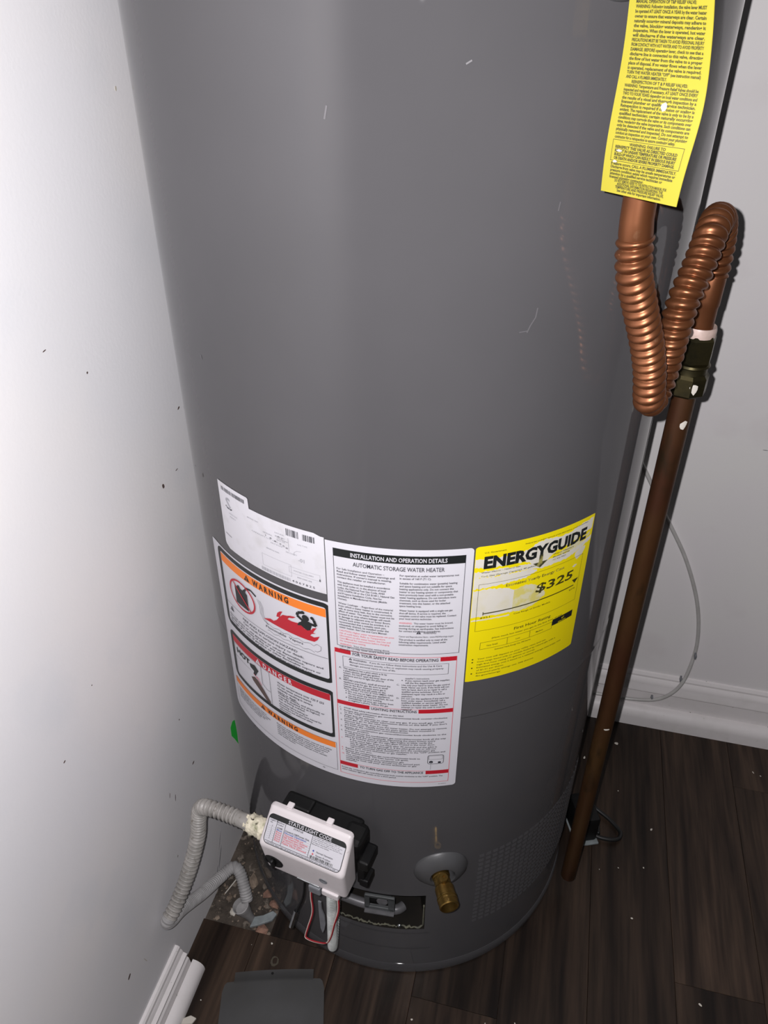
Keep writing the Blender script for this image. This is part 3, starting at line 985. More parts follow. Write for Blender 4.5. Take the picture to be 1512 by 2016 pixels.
def sticker_operation():
    x = lambda t: t * K
    s = Sheet(tank_fn(0, 0), 0.0008)
    s.rrect(x(-6.5), x(23.8), 0.4340, 0.7735, 0.004, P_WHITE, corners=(0, 1, 1, 0.4))
    L = s.build('instruction_sticker', WH)
    tag(L, 'tall white installation and lighting instruction sticker')
    p = Sheet(tank_fn(0, 0), 0.0011)
    p.frame(x(-4.8), x(22.2), 0.6445, 0.7665, 0.0005, P_INK)
    p.grid(x(-4.8), x(22.2), 0.7573, 0.7665, P_BLACK)
    p.build('black_header', L)
    r = Sheet(tank_fn(0, 0), 0.0011)
    for zt, zb, a, b in [(0.6402, 0.6342, -1.7, 18.2), (0.5643, 0.5583, 2.4, 13.8), (0.4634, 0.4572, -0.8, 16.1)]:
        r.grid(x(-5.4), x(a), zb, zt, P_RED)
        r.grid(x(b), x(21.8), zb, zt, P_RED)
        r.grid(x(a), x(b), zt - 0.0005, zt, P_PINK)
    r.frame(x(-5.5), x(21.9), 0.4425, 0.6402, 0.0006, P_PINK)
    r.build('red_bands', L)
    t = Sheet(tank_fn(0, 0), 0.0014)
    t.text('INSTALLATION AND OPERATION DETAILS', x(8.7), 0.7594, 0.0068, P_WHITE, width=x(19.5), align='c', bold=0.014)
    t.text('AUTOMATIC STORAGE WATER HEATER', x(8.7), 0.7490, 0.0068, P_INK, width=x(18.6), align='c', bold=0.012)
    a0, a1, b0, b1 = x(-4.1), x(8.0), x(9.0), x(21.0)
    pt, sz = 0.00345, 0.0032
    t.text('For Safe Installation and Operation –', a0, 0.7425, sz, P_INK, width=x(10.0), bold=0.014)
    y = t.para('Read and follow water heater warnings and instructions. If owner\'s manual is missing, contact the retailer or manufacturer.', a0, a1, 0.7425, pt, sz, P_INK, chars=45)
    y = t.para('This appliance must be installed in accordance with local codes or, in the absence of local codes, the National Fuel Gas Code, ANSI Z223.1/NFPA 54 or the CSA B149.1, Natural Gas and Propane Installation Code. Not for installation in Manufactured Homes (Mobile Homes).', a0, a1, y - 0.0022, pt, sz, P_INK, chars=46)
    t.text('Water Leakage', a0, y - 0.0022 - pt, sz, P_INK, width=x(4.4), bold=0.014)
    t.text('- Regardless of the material', a0 + x(4.8), y - 0.0022 - pt, sz, P_INK, width=x(7.0))
    y = t.para('from which a water heater is constructed, it will, at some time leak, due to the corrosive effect of water. The water heater must not be located in an area where leakage will result in damage to adjacent area or lower floors. Where such areas cannot be avoided, it is recommended that a suitable catch pan, adequately drained, be installed under the water heater. See Use and Care Manual.', a0, a1, y - 0.0022 - pt, pt, sz, P_INK, chars=46)
    y = t.para('CAUTION: Higher water temperatures can pose risk of scald injury. Refer to Temperature information on this water heater. See Use and Care Manual for instructions before changing the temperature setting.', a0, a1, y - 0.0010, pt, sz, P_PINK, chars=46, bold=0.01)
    t.text('WARNING:', a0, y - 0.0010 - pt, sz, P_PINK, width=x(2.8), bold=0.014)
    t.text('Your thermostat setting above', a0 + x(3.1), y - 0.0010 - pt, sz, P_INK, width=x(8.0))
    t.para('120 F (49 C) may cause severe burns and consume energy unnecessarily.', a0, a1 - x(1), y - 0.0010 - pt, pt, sz, P_INK, chars=44)
    y = t.para('For operation at outlet water temperatures not in excess of 160 F (71 C).', b0, b1, 0.7465, pt, sz, P_INK, chars=48)
    y = t.para('Suitable for combination water (potable) heating and space heating and not suitable for space heating applications only. Do not connect this heater to any heating system or components that have previously been used with a non-potable water heating appliance. Do not introduce toxic chemicals, such as those used for boiler treatment, into this heater, or the attached space heating loop.', b0, b1, y - 0.0022, pt, sz, P_INK, chars=48)
    y = t.para('Water heater is equipped with a single-use gas shut-off device. If service is required, the complete control valve must be replaced. Contact your local service technician.', b0, b1, y - 0.0022, pt, sz, P_INK, chars=48)
    t.text('WARNING:', b0, y - 0.0022 - pt, sz, P_PINK, width=x(2.8), bold=0.014)
    t.text('This water heater must be braced,', b0 + x(3.1), y - 0.0022 - pt, sz, P_INK, width=x(8.3))
    y = t.para('anchored, or strapped to avoid falling or moving during an earthquake. See instructions for correct installation procedures.', b0, b1 - x(0.4), y - 0.0022 - pt, pt, sz, P_INK, chars=47)
    tri_sign(t, x(13.2), 0.6720, 0.0042, P_INK, P_WHITE)
    t.text('WARNING:', x(14.2), 0.6722, 0.0038, P_INK, width=x(2.8), bold=0.014)
    t.text('Cancer and Reproductive Harm - www.P65Warnings.ca.gov', b0, 0.6672, sz, P_INK, width=x(11.7), bold=0.008)
    t.para('This product is certified only to meet all the following safety requirements. Listed under construction requirements.', b0, x(19.4), 0.6665, pt, sz, P_INK, chars=46)
    # safety
    t.text('FOR YOUR SAFETY READ BEFORE OPERATING', x(8.25), 0.6345, 0.0056, P_INK, width=x(19.0), align='c', bold=0.022)
    t.frame(x(-3.6), x(20.1), 0.6160, 0.6312, 0.0004, P_INK)
    tri_sign(t, x(-1.8), 0.6272, 0.0032, P_INK, P_WHITE)
    t.text('WARNING:', x(-1.2), 0.6272, sz, P_INK, width=x(3.2), bold=0.02)
    t.text('If you do not follow these instructions and the Use & Care', x(2.6), 0.6272, sz, P_INK, width=x(16.0))
    t.text('Manual instructions exactly, a fire or explosion may result causing property', x(-2.0), 0.6234, sz, P_INK, width=x(21.0))
    t.text('damage, personal injury or loss of life.', x(-2.0), 0.6196, sz, P_INK, width=x(10.4))
    c0, c1, d0, d1 = x(-3.6), x(8.0), x(9.8), x(20.6)
    pt2 = 0.0033
    yy = 0.6160
    for head, txt in (('A.', 'This appliance has a pilot which is lit by a piezo-electric spark gas ignition system. Do NOT open the inner door of the appliance and try to light the pilot by hand.'),
                      ('B.', 'BEFORE LIGHTING: smell all around the appliance area for gas. Be sure to smell next to the floor because some gas is heavier than air and will settle on the floor. WHAT TO DO IF YOU SMELL GAS:')):
        t.text(head, x(-4.6), yy - pt2, sz, P_INK)
        yy = t.para(txt, c0, c1, yy, pt2, sz, P_INK, chars=42)
    for txt in ('Do not try to light any appliance.', 'Do not touch any electric switch; do not use any phone in your building.', 'Immediately call your gas supplier from a neighbor\'s phone. Follow the gas'):
        t.disc(x(-3.1), yy - pt2 + 0.0011, 0.0007, P_INK, n=8)
        yy = t.para(txt, x(-2.6), c1, yy, pt2, sz, P_INK, chars=40)
    yy = 0.6130
    t.text('supplier\'s instructions.', d0 + x(0.8), yy - pt2, sz, P_INK, width=x(5.4)); yy -= pt2
    t.disc(x(9.9), yy - pt2 + 0.0011, 0.0007, P_INK, n=8)
    yy = t.para('If you cannot reach your gas supplier, call the fire department.', d0 + x(0.8), d1, yy, pt2, sz, P_INK, chars=38)
    for head, txt in (('C.', 'Use only your hand to turn the gas control knob. Never use tools. If the knob will not turn by hand, don\'t try to repair it; call a qualified service technician. Force or attempted repair may result in a fire or explosion.'),
                      ('D.', 'Do not use this appliance if any part has been under water. Immediately call a qualified installer or service agency to replace a flooded water heater. Do not attempt to repair the unit! It must be replaced!')):
        t.text(head, x(8.7), yy - pt2, sz, P_INK)
        yy = t.para(txt, d0, d1, yy, pt2, sz, P_INK, chars=44)
    t.text('LIGHTING INSTRUCTIONS', x(8.1), 0.5592, 0.0054, P_INK, width=x(10.6), align='c', bold=0.022)
    yy = 0.5560
    steps = ['STOP! Read safety information above on this label.', 'Rotate the combination gas control/thermostat knob counter-clockwise to the "OFF" position.',
             'Wait five (5) minutes to clear out any gas. If you smell gas, STOP! Follow "B" in the safety information above on this label. If you don\'t smell gas, go to the next step.',
             'Remove the outer door from the water heater. Do not attempt to remove the inner door. Visually locate the piezo igniter button mounted in and below the combination control/thermostat.',
             'Rotate the combination gas control/thermostat knob clockwise to the "PILOT" position.',
             'Press and hold the combination gas control/thermostat knob all the way in while slowly and repeatedly depressing the piezo button every second until the status indicator light begins to blink, verify the pilot by looking through the sight glass located in the inner door.',
             'If the status light does not blink after 90 seconds and the pilot is not lit repeat steps 3 through 6. If the pilot goes out or will not stay lit after several lighting attempts, turn the combination gas control/thermostat knob counter-clockwise to the "OFF" position and call your service technician or gas supplier.',
             'Replace the outer door.', 'Rotate the combination gas control/thermostat knob to the desired setting. The main burner will ignite.',
             'The temperature of the combination gas control/thermostat knob should not be turned past setting by tool; call your service technician or gas supplier.']
    for i, txt in enumerate(steps):
        t.text('%d.' % (i + 1), x(-4.8), yy - pt2 * 0.93, 0.0029, P_PINK if i > 5 else P_INK)
        x1 = 20.6 if i < 7 else 14.6
        yy = t.para(txt, x(-3.8 if i != 6 else -2.6), x(x1), yy, pt2 * 0.93, 0.0030, P_INK, chars=70 if i < 7 else 54)
        yy -= 0.0006
    t.text('TO TURN GAS OFF TO THE APPLIANCE', x(7.6), 0.4586, 0.0050, P_INK, width=x(15.8), align='c', bold=0.022)
    t.para('Rotate the combination gas control/thermostat knob counter-clockwise to the "OFF" position. The status indicator light will remain on for a short period.',
           x(-5.0), x(20.4), 0.4560, 0.0034, 0.0030, P_INK, chars=95)
    t.text('92-104566-01', x(19.4), 0.4385, 0.0016, P_INK)
    # little line drawing of the control
    t.frame(x(16.4), x(20.4), 0.4750, 0.4905, 0.0006, P_INK, r=0.003)
    t.frame(x(16.7), x(20.1), 0.4828, 0.4890, 0.0003, P_INK)
    t.disc(x(17.3), 0.4785, 0.0022, P_INK, n=12)
    t.grid(x(19.0), x(19.7), 0.4760, 0.4790, P_INK)
    t.line([(x(17.3), 0.4785), (x(17.2), 0.4655)], 0.0006, P_FAINT)
    t.build('lettering', L)


def sticker_energy():
    x = lambda t: t * K
    s = Sheet(tank_fn(0, 0), 0.0006)
    s.rrect(x(24.1), x(53.4), 0.6005, 0.7735, 0.004, P_YEL, corners=(0.7, 0.15, 0.5, 0.2))
    L = s.build('energy_sticker', WH)
    tag(L, 'yellow energy cost sticker with rubbed-off patches')
    rnd = random.Random(21)

    def patch(o, pts, m, jit=0.0009, lift=0.0008):
        """pts (theta, zlow, zhigh); subdivided with a ragged edge"""
        cols = []
        for (t0, a0, b0), (t1, a1, b1) in zip(pts[:-1], pts[1:]):
            n = max(1, int((t1 - t0) / 0.4))
            for i in range(n):
                k = i / n
                a = a0 + (a1 - a0) * k; b = b0 + (b1 - b0) * k
                w = max(0, b - a)
                j = min(jit, w * 0.3)
                cols.append((x(t0 + (t1 - t0) * k), a + rnd.uniform(-j, j), b + rnd.uniform(-j, j)))
        cols.append((x(pts[-1][0]), pts[-1][1], pts[-1][2]))
        o.strip(cols, m, lift)
    w = Sheet(tank_fn(0, 0), 0.0008)
    patch(w, [(24.2, 0.7500, 0.7590), (27, 0.7475, 0.7590), (32, 0.7480, 0.7580), (35.5, 0.7460, 0.7600), (38, 0.7400, 0.7655), (40, 0.7380, 0.7670), (43, 0.7480, 0.7640), (46.5, 0.7500, 0.7650), (50, 0.7540, 0.7690), (53.0, 0.7575, 0.7700)], P_YWORN)
    patch(w, [(24.2, 0.7370, 0.7440), (29, 0.7370, 0.7450), (35, 0.7370, 0.7430), (40, 0.7330, 0.7405), (46, 0.7330, 0.7410), (50, 0.7375, 0.7445), (53.2, 0.7440, 0.7490)], P_YWORN)
    patch(w, [(24.2, 0.7240, 0.7368), (30, 0.7250, 0.7365), (36, 0.7270, 0.7365), (38.5, 0.7310, 0.7330)], P_YWORN)
    patch(w, [(24.2, 0.6890, 0.7220), (28, 0.6880, 0.7220), (31.5, 0.6870, 0.7200), (33.5, 0.6875, 0.7150)], P_YWORN)
    patch(w, [(33.5, 0.6875, 0.7150), (36, 0.6860, 0.7180), (38.5, 0.6880, 0.7150), (40.5, 0.6930, 0.7080), (41.5, 0.6960, 0.7000)], P_YPALE, lift=0.00085)
    patch(w, [(24.3, 0.6835, 0.6850), (28, 0.6832, 0.6847), (33, 0.6830, 0.6848)], P_YWORN, jit=0.0004)
    patch(w, [(48.8, 0.7310, 0.7345), (49.6, 0.7255, 0.7375), (51.0, 0.7290, 0.7380), (51.8, 0.7350, 0.7385)], P_YWORN, jit=0.0005)
    patch(w, [(44, 0.7420, 0.7455), (46, 0.7410, 0.7470), (49, 0.7440, 0.7500), (52.6, 0.7500, 0.7540)], P_YPALE, jit=0.0006, lift=0.00085)
    patch(w, [(48.6, 0.7180, 0.7180), (49.2, 0.7165, 0.7200), (50.0, 0.7185, 0.7190)], P_YWORN, jit=0.0)
    w.build('rubbed_patches', L)
    t = Sheet(tank_fn(0, 0), 0.0012)
    t.text('ENERGY', x(26.0), 0.7483, 0.0186, P_BLACK, width=x(14.6), bold=0.05)
    t.text('GUIDE', x(40.3), 0.7487, 0.0184, P_BLACK, width=x(11.0), bold=0.05)
    t.grid(x(38.6), x(39.5), 0.7400, 0.7500, P_WORNINK)
    t.poly([(x(37.2), 0.7415), (x(40.9), 0.7415), (x(39.05), 0.7345)], P_WORNINK)
    t.text('U.S. Government', x(26.0), 0.7655, 0.0024, P_YINK, width=x(4.6))
    t.text('Federal law prohibits removal of this label before consumer purchase', x(34.8), 0.7675, 0.0020, P_YINK, width=x(16.4))
    t.text('Water Heater - Natural Gas', x(25.6), 0.7425, 0.0026, P_WORNINK, width=x(8.6))
    t.text('Tank Size (Storage Capacity): 40 gallons', x(25.6), 0.7380, 0.0026, P_WORNINK, width=x(12.5))
    for i, q in enumerate(('Rheem Sales', 'Model XG40T', 'Capacity')):
        t.text(('Water Heaters', 'Models 40T06', 'XE XG PRO')[i], x(42.2), 0.7445 - i * 0.0034, 0.0025, P_WORNINK, width=x(5.6 - i))
    t.frame(x(25.3), x(51.4), 0.6702, 0.7295, 0.00035, P_YINK)
    t.text('Estimated Yearly Energy Cost', x(31.4), 0.7215, 0.0048, P_WORNINK, width=x(14.6))
    t.text('$325', x(38.8), 0.7035, 0.0150, P_YINK, width=x(10.2), bold=0.02, slant=0.12)
    t.line([(x(26.8), 0.6922), (x(50.0), 0.6922)], 0.0013, P_YINK)
    t.line([(x(26.8), 0.6902), (x(26.8), 0.6945)], 0.0008, P_YINK)
    t.poly([(x(49.2), 0.7000), (x(51.2), 0.7000), (x(50.2), 0.6945)], P_YINK)
    t.text('$251', x(26.2), 0.6862, 0.0026, P_YINK, width=x(2.2))
    t.text('$376', x(48.8), 0.6868, 0.0026, P_YINK, width=x(1.8))
    t.text('Cost Range of Similar Models', x(34.0), 0.6832, 0.0025, P_YINK, width=x(9.4))
    t.text('First Hour Rating', x(34.6), 0.6622, 0.0050, P_YINK, width=x(9.6))
    t.text('(How much hot water you get in the first hour of use)', x(29.4), 0.6570, 0.0027, P_YINK, width=x(18.4))
    t.grid(x(45.1), x(51.3), 0.6480, 0.6565, P_BLACK)
    t.text('67', x(48.2), 0.6522, 0.0036, P_YEL, align='c', lift=0.0015)
    t.text('GALLONS', x(48.0), 0.6490, 0.0024, P_YEL, align='c', lift=0.0015)
    t.frame(x(26.8), x(45.1), 0.6445, 0.6540, 0.0004, P_YINK)
    t.grid(x(33.2), x(33.3), 0.6445, 0.6540, P_YINK)
    t.grid(x(38.9), x(39.0), 0.6445, 0.6540, P_YINK)
    for tt, q in ((28.3, 'Very Small'), (35.4, 'Low'), (40.6, 'Medium')):
        t.text(q, x(tt), 0.6478, 0.0028, P_YINK)
    t.text('Estimated Yearly Energy Use: 240 therms', x(30.4), 0.6405, 0.0026, P_YINK, width=x(9.0))
    zz = 0.6310
    for q, wd, b in (('Your cost will depend on your utility rates and use.', 17.5, 1), ('Cost range based only on models fueled by natural gas with a', 20.4, 1), ('high first hour rating (75 gallons or more).', 14.6, 0),
                     ('Estimated energy cost is based on a national average natural gas cost', 22.4, 1), ('of $1.21 per therm.', 6.6, 0), ('Estimated yearly energy use: 268 therms.', 14.6, 1), ('ftc.gov/energy', 6.0, 0)):
        if b:
            t.disc(x(25.4), zz + 0.0010, 0.0009, P_YINK, n=8)
        t.text(q, x(26.5), zz, 0.0025, P_YINK, width=x(wd))
        zz -= 0.0040
    t.build('lettering', L)


sticker_rating()
sticker_warning()
sticker_operation()
sticker_energy()


# ---------------------------------------------------------------- gas control on the heater
def gas_control():
    TH = -9.68
    fr = frame(TH, 0.0)
    T, N, Z = (1, 0, 0), (0, 1, 0), (0, 0, 1)
    mb = MB()                                           # black body against the tank
    mb.box((-0.003, 0.018, 0.331), (0.104, 0.040, 0.074), M_BLACKP, fr, bev=0.005, seg=2)
    mb.box((-0.030, 0.012, 0.366), (0.030, 0.020, 0.012), M_BLACKP, fr, bev=0.003)
    mb.box((0.044, 0.020, 0.352), (0.030, 0.034, 0.034), M_BLACKP, fr, bev=0.008, seg=3)
    mb.box((0.064, 0.026, 0.338), (0.014, 0.030, 0.016), M_BLACKP, fr, bev=0.003)
    mb.box((0.060, 0.030, 0.318), (0.010, 0.018, 0.040), M_BLACKP, fr, bev=0.002)
    mb.box((0.064, 0.030, 0.302), (0.012, 0.020, 0.014), M_BLACKP, fr, bev=0.002)
    mb.box((-0.052, 0.020, 0.330), (0.016, 0.022, 0.030), M_BLACKP, fr, bev=0.004)
    G = mb.build('gas_control', WH)
    tag(G, 'gas control valve with white cover and status label')
    # white cover
    bm = bmesh.new()
    prof = [(0.037, 0.395), (0.042, 0.3965), (0.0740, 0.3605), (0.0665, 0.3035), (0.037, 0.3035)]
    hw = 0.0565
    v0 = [bm.verts.new((-hw, a, b)) for a, b in prof]
    v1 = [bm.verts.new((hw, a, b)) for a, b in prof]
    for k in (0, 1):                                   # slight taper at the top
        v0[k].co.x += 0.003; v1[k].co.x -= 0.003
    for k in (3, 4):
        v0[k].co.x += 0.004; v1[k].co.x -= 0.002
    n = len(prof)
    bm.faces.new(v0[::-1]); bm.faces.new(v1)
    for i in range(n):
        bm.faces.new((v0[i], v0[(i + 1) % n], v1[(i + 1) % n], v1[i]))
    bmesh.ops.recalc_face_normals(bm, faces=bm.faces)
    bmesh.ops.bevel(bm, geom=[e for e in bm.edges], offset=0.0055, segments=4, affect='EDGES', profile=0.55)
    mb = MB(); mb.bm(bm, M_COVER, fr)
    for t in (-0.030, 0.022):
        mb.box((t, 0.036, 0.3965), (0.008, 0.008, 0.004), M_COVER, fr, bev=0.001)
    cv = mb.build('cover', G, smooth=True)
    cv.modifiers.new('face_weighted', 'WEIGHTED_NORMAL').weight = 100
    # knob
    k = MB()
    kx = fr @ Matrix.Translation((-0.0395, 0.0698, 0.3270)) @ Matrix.Rotation(-PI / 2 - 0.131, 4, 'X')
    k.lathe([(0.0122, -0.002), (0.0124, 0.0008), (0.0112, 0.0013), (0.0105, 0.0004), (0.0001, 0.0003)], M_BLACKP, kx, n=28)
    k.box((0, 0, 0.003), (0.005, 0.018, 0.006), M_BLACKP, kx, bev=0.002)
    k.build('knob', G, smooth=True, auto=40)
    d = MB()
    dx = fr @ Matrix.Translation((0.027, 0.0702, 0.331)) @ Matrix.Rotation(-PI / 2 - 0.131, 4, 'X')
    d.lathe([(0.0052, 0.0000), (0.0052, 0.0008), (0.0040, 0.0008), (0.0030, 0.0002), (0.0001, 0.0001)], M_GREYP, dx, n=20)
    d.build('status_light', G, smooth=True, auto=40)
    e = MB()
    e.box((0.004, 0.0672, 0.3075), (0.030, 0.002, 0.003), M_STEEL, fr, bev=0.0006)
    e.box((0.034, 0.0660, 0.3035), (0.022, 0.008, 0.010), M_COVER, fr, bev=0.0015)
    e.box((0.013, 0.0640, 0.2990), (0.016, 0.012, 0.014), M_GREYP, fr, bev=0.002)
    e.build('connector_block', G)
    sg = MB()
    sg.prism([(0.0585 + 0.0002, 0.313), (0.0385, 0.392), (0.0400, 0.392), (0.0610, 0.313)], N, Z, T, 0.0555, 0.0572, M_COVER, xf=fr)
    # ---- status label on the sloping face
    p0 = Vector((0, 0.042, 0.3965)); p1 = Vector((0, 0.0740, 0.3605))
    dn = (p1 - p0).normalized()
    nr = Vector((0, -dn.z, dn.y)); nr = nr if nr.z > 0 else -nr
    fl_ = (p1 - p0).length

    def fn(x, y, l):                                    # y measured upward from the crease
        return fr @ (p1 - dn * y + nr * l + Vector((x, 0, 0)))
    x0, x1, y0, y1 = -0.0505, 0.0500, 0.0035, 0.0385
    s = Sheet(fn, 0.0004)
    s.rrect(x0, x1, y0, y1, 0.006, P_WHITE)
    s.frame(x0, x1, y0, y1, 0.0008, P_BLACK, r=0.006, lift=0.0007)
    s.rrect(x0, x1, y1 - 0.0060, y1, 0.0056, P_BLACK, lift=0.0006, corners=(1, 1, 0, 0))
    t = s
    l = 0.0009
    t.text('STATUS LIGHT CODE', -0.025, y1 - 0.0049, 0.0058, P_WHITE, width=0.0560, bold=0.012, lift=l)
    t.line([(-0.0480, y0 + 0.0036), (x1 - 0.001, y0 + 0.0036)], 0.0005, P_INK, lift=l)
    for xx in (-0.0385, -0.0275, 0.0080):
        t.line([(xx, y0 + 0.0036), (xx, y1 - 0.0055)], 0.0005, P_INK, lift=l)
    t.text('Light Flashes', -0.0478, y1 - 0.0080, 0.0022, P_INK, width=0.0185, lift=l)
    t.text('No.', -0.0470, y1 - 0.0106, 0.0022, P_INK, lift=l)
    t.text('Color', -0.0376, y1 - 0.0106, 0.0022, P_INK, width=0.008, lift=l)
    t.text('STATUS', -0.0170, y1 - 0.0088, 0.0028, P_INK, width=0.0125, bold=0.02, lift=l)
    rows = [('0', 'Off', 'Control Off/Power Out', P_INK), ('1', 'Blue', 'Normal Operation', P_BLUE), ('2', 'Red', 'Thermopile Voltage Low', P_PINK), ('3', 'Red', 'High Temperature Shutdown', P_PINK),
            ('4', 'Red', 'Temperature Sensor Failure', P_PINK), ('5', 'Red', 'Gas Control or Valve Failure', P_PINK), ('6', 'Red', 'False Pilot Sensed', P_PINK)]
    yy = y1 - 0.0118
    for i, (a, b, c, m) in enumerate(rows):
        yy -= 0.00235
        t.text(a, -0.0440, yy, 0.0021, P_INK, lift=l)
        t.text(b, -0.0370, yy, 0.0023, m, width=0.0070, bold=0.02, lift=l)
        t.text(c, -0.0265, yy, 0.0024, m, width=0.0315 - 0.003 * (i % 3), bold=0.024, lift=l)
        t.line([(-0.0485, yy - 0.0004), (0.0080, yy - 0.0004)], 0.00022, P_FAINT, lift=l - 0.0001)
    t.para('The status light will blink the light for each indicated status condition as shown below. If an Error Light is flashing, call for help as described in the Use and Care Manual for more details.',
           0.0090, 0.0470, y1 - 0.0058, 0.0020, 0.0018, P_INK, chars=44)
    s.disc(0.0132, y0 + 0.0130, 0.0013, P_BLUE, lift=l, n=4)
    s.text('Normal Operation', 0.0170, y0 + 0.0120, 0.0026, P_INK, width=0.021, lift=l)
    s.disc(0.0132, y0 + 0.0093, 0.0013, P_PINK, lift=l, n=4)
    s.text('System Problem', 0.0170, y0 + 0.0083, 0.0026, P_INK, width=0.019, lift=l)
    s.lift = l
    s.barcode(0.0105, 0.0400, y0 + 0.0043, y0 + 0.0074, P_BLACK, 8)
    s.text('CAUTION: Status Light will slowly turn off and then three flashes when valve is turned to OFF', -0.0455, y0 + 0.0013, 0.0020, P_INK, width=0.0900, lift=l)
    s.build('status_label', G)
    # things hanging below the control
    a = Vector((0.0315, 0.052, 0.303))
    f = lambda q: fr @ Vector(q)
    rod = MB()
    pts = spline([f((0.033, 0.063, 0.308)), f((0.0325, 0.065, 0.26)), f((0.0315, 0.066, 0.21)), f((0.0305, 0.066, 0.180)), f((0.0285, 0.0615, 0.168)), f((0.0245, 0.052, 0.163)), f((0.012, 0.022, 0.160)), f((-0.006, -0.020, 0.160))], 0.0007)
    rod.tube(pts, 0.0056, M_RIB, n=20, helix=(0.0008, 0.0036, 0))
    rod.build('ribbed_gas_tube', G, smooth=True)
    wr = MB()
    pts = spline([f((0.004, 0.060, 0.305)), f((0.003, 0.063, 0.270)), f((0.005, 0.066, 0.240)), f((0.000, 0.072, 0.210)), f((-0.003, 0.075, 0.193)), f((-0.001, 0.0765, 0.190)), f((0.012, 0.0765, 0.1915)), f((0.026, 0.0745, 0.196)), f((0.033, 0.074, 0.215)), f((0.038, 0.072, 0.245)), f((0.043, 0.068, 0.275)), f((0.041, 0.064, 0.305))], 0.002)
    wr.tube(pts, 0.0010, M_WHITEW, n=8)
    wr.build('white_wire', G, smooth=True)
    wr = MB()
    wr.tube([p + fr.to_3x3() @ Vector((0.0012, 0.0, 0.0016)) for p in pts], 0.0010, M_RED, n=8)
    wr.build('red_wire', G, smooth=True)
    pn = MB()
    pn.tube(spline([f((-0.010, 0.050, 0.305)), f((-0.012, 0.056, 0.25)), f((-0.022, 0.062, 0.213))], 0.004), 0.0016, M_BLACKP, n=8)
    pn.tube(spline([f((-0.0215, 0.062, 0.216)), f((-0.026, 0.072, 0.188))], 0.004), 0.0030, M_STEEL, n=12)
    pn.build('sensor_probe', G, smooth=True, auto=50)
    lf = MB()
    prof = [(-0.002, 0.262), (0.002, 0.262), (0.0022, 0.245), (0.0055, 0.232), (0.0060, 0.215), (0.0035, 0.198), (0.001, 0.190), (-0.0015, 0.200), (-0.002, 0.23)]
    lf.prism([(a_ + 0.014, b_) for a_, b_ in prof], T, Z, N, 0.060, 0.062, M_GREYP, xf=fr)
    lf.build('igniter_tab', G)
    bk = MB()
    bk.box((-0.012, 0.040, 0.298), (0.018, 0.014, 0.026), M_GREYP, fr, bev=0.003)
    bk.build('piezo_button', G)
    rd = MB()
    return fr


GFR = gas_control()


# ---------------------------------------------------------------- drain valve
def drain_valve():
    fr = frame(21.8, 0.264)
    ax = fr @ Matrix.Rotation(-PI / 2, 4, 'X')          # local z -> outward
    mb = MB()
    mb.lathe([(0.0345, -0.0036), (0.0350, -0.0010), (0.0335, 0.0022), (0.026, 0.0085), (0.0195, 0.0120), (0.0165, 0.0125), (0.0150, 0.0105), (0.0145, 0.001), (0.012, -0.002), (0.0001, -0.002)], M_TANKLO, ax, n=48)
    d = mb.build('drain_flange', WH, smooth=True, auto=50)
    mb = MB()
    bx = ax @ Matrix.Translation((-0.003, 0, 0)) @ Matrix.Rotation(4 * D2R, 4, 'Y') @ Matrix.Rotation(0 * D2R, 4, 'X')
    mb.lathe([(0.0115, -0.004), (0.0115, 0.012), (0.0105, 0.013), (0.0105, 0.024), (0.0120, 0.026), (0.0120, 0.0375), (0.0128, 0.0385), (0.0128, 0.0400), (0.0120, 0.0405), (0.0120, 0.0420), (0.0128, 0.0425),
              (0.0128, 0.0440), (0.0122, 0.0445), (0.0125, 0.0500), (0.0116, 0.0512), (0.0098, 0.0505), (0.0095, 0.036), (0.0001, 0.036)], M_BRASS, bx, n=32)
    v = mb.build('drain_valve', WH, smooth=True, auto=35)
    tag(v, 'brass drain spigot')
    st = MB()
    sx = bx @ Matrix.Translation((0, 0.0, 0.0215)) @ Matrix.Rotation(PI / 2, 4, 'X')
    st.lathe([(0.0062, 0.008), (0.0062, 0.0150), (0.0052, 0.0166), (0.0022, 0.0166), (0.0018, 0.0150), (0.0001, 0.0150)], M_BRASS, sx, n=20)
    st.build('slotted_stem', v, smooth=True, auto=35)


drain_valve()


# ---------------------------------------------------------------- relief valve (at the top of the picture)
def relief_valve():
    fr = frame(39.0, 1.217)
    ax = fr @ Matrix.Rotation(-PI / 2, 4, 'X')
    mb = MB()
    mb.lathe([(0.0355, -0.0020), (0.0355, 0.0006), (0.0335, 0.0030), (0.026, 0.0085), (0.0195, 0.0120), (0.0165, 0.0125), (0.0150, 0.0105), (0.0145, 0.001)], M_TANKLO, ax, n=48)
    mb.build('relief_flange', WH, smooth=True, auto=50)
    mb = MB()
    mb.lathe([(0.0110, -0.004), (0.0110, 0.016), (0.0155, 0.017), (0.0155, 0.060), (0.012, 0.064), (0.0085, 0.068), (0.0085, 0.082), (0.0001, 0.083)], M_BRASS, ax, n=28)
    ox = fr @ Matrix.Translation((0, 0.040, 0))
    mb.lathe([(0.0145, -0.055), (0.0155, -0.050), (0.0155, -0.030), (0.0125, -0.026), (0.0125, 0)], M_BRASS, ox, n=6)
    v = mb.build('relief_valve', WH, smooth=True, auto=30)
    tag(v, 'brass relief valve')
    lv = MB()
    lv.prism([(0.070, 0.004), (0.088, 0.012), (0.090, 0.040), (0.087, 0.041), (0.084, 0.014), (0.070, 0.008)], (0, 1, 0), (0, 0, 1), (1, 0, 0), -0.006, 0.006, M_STEEL, xf=fr)
    lv.build('lever', v)


relief_valve()


# ================================================================== COPPER DISCHARGE LINE
PX, PY = 0.1160, 0.7170


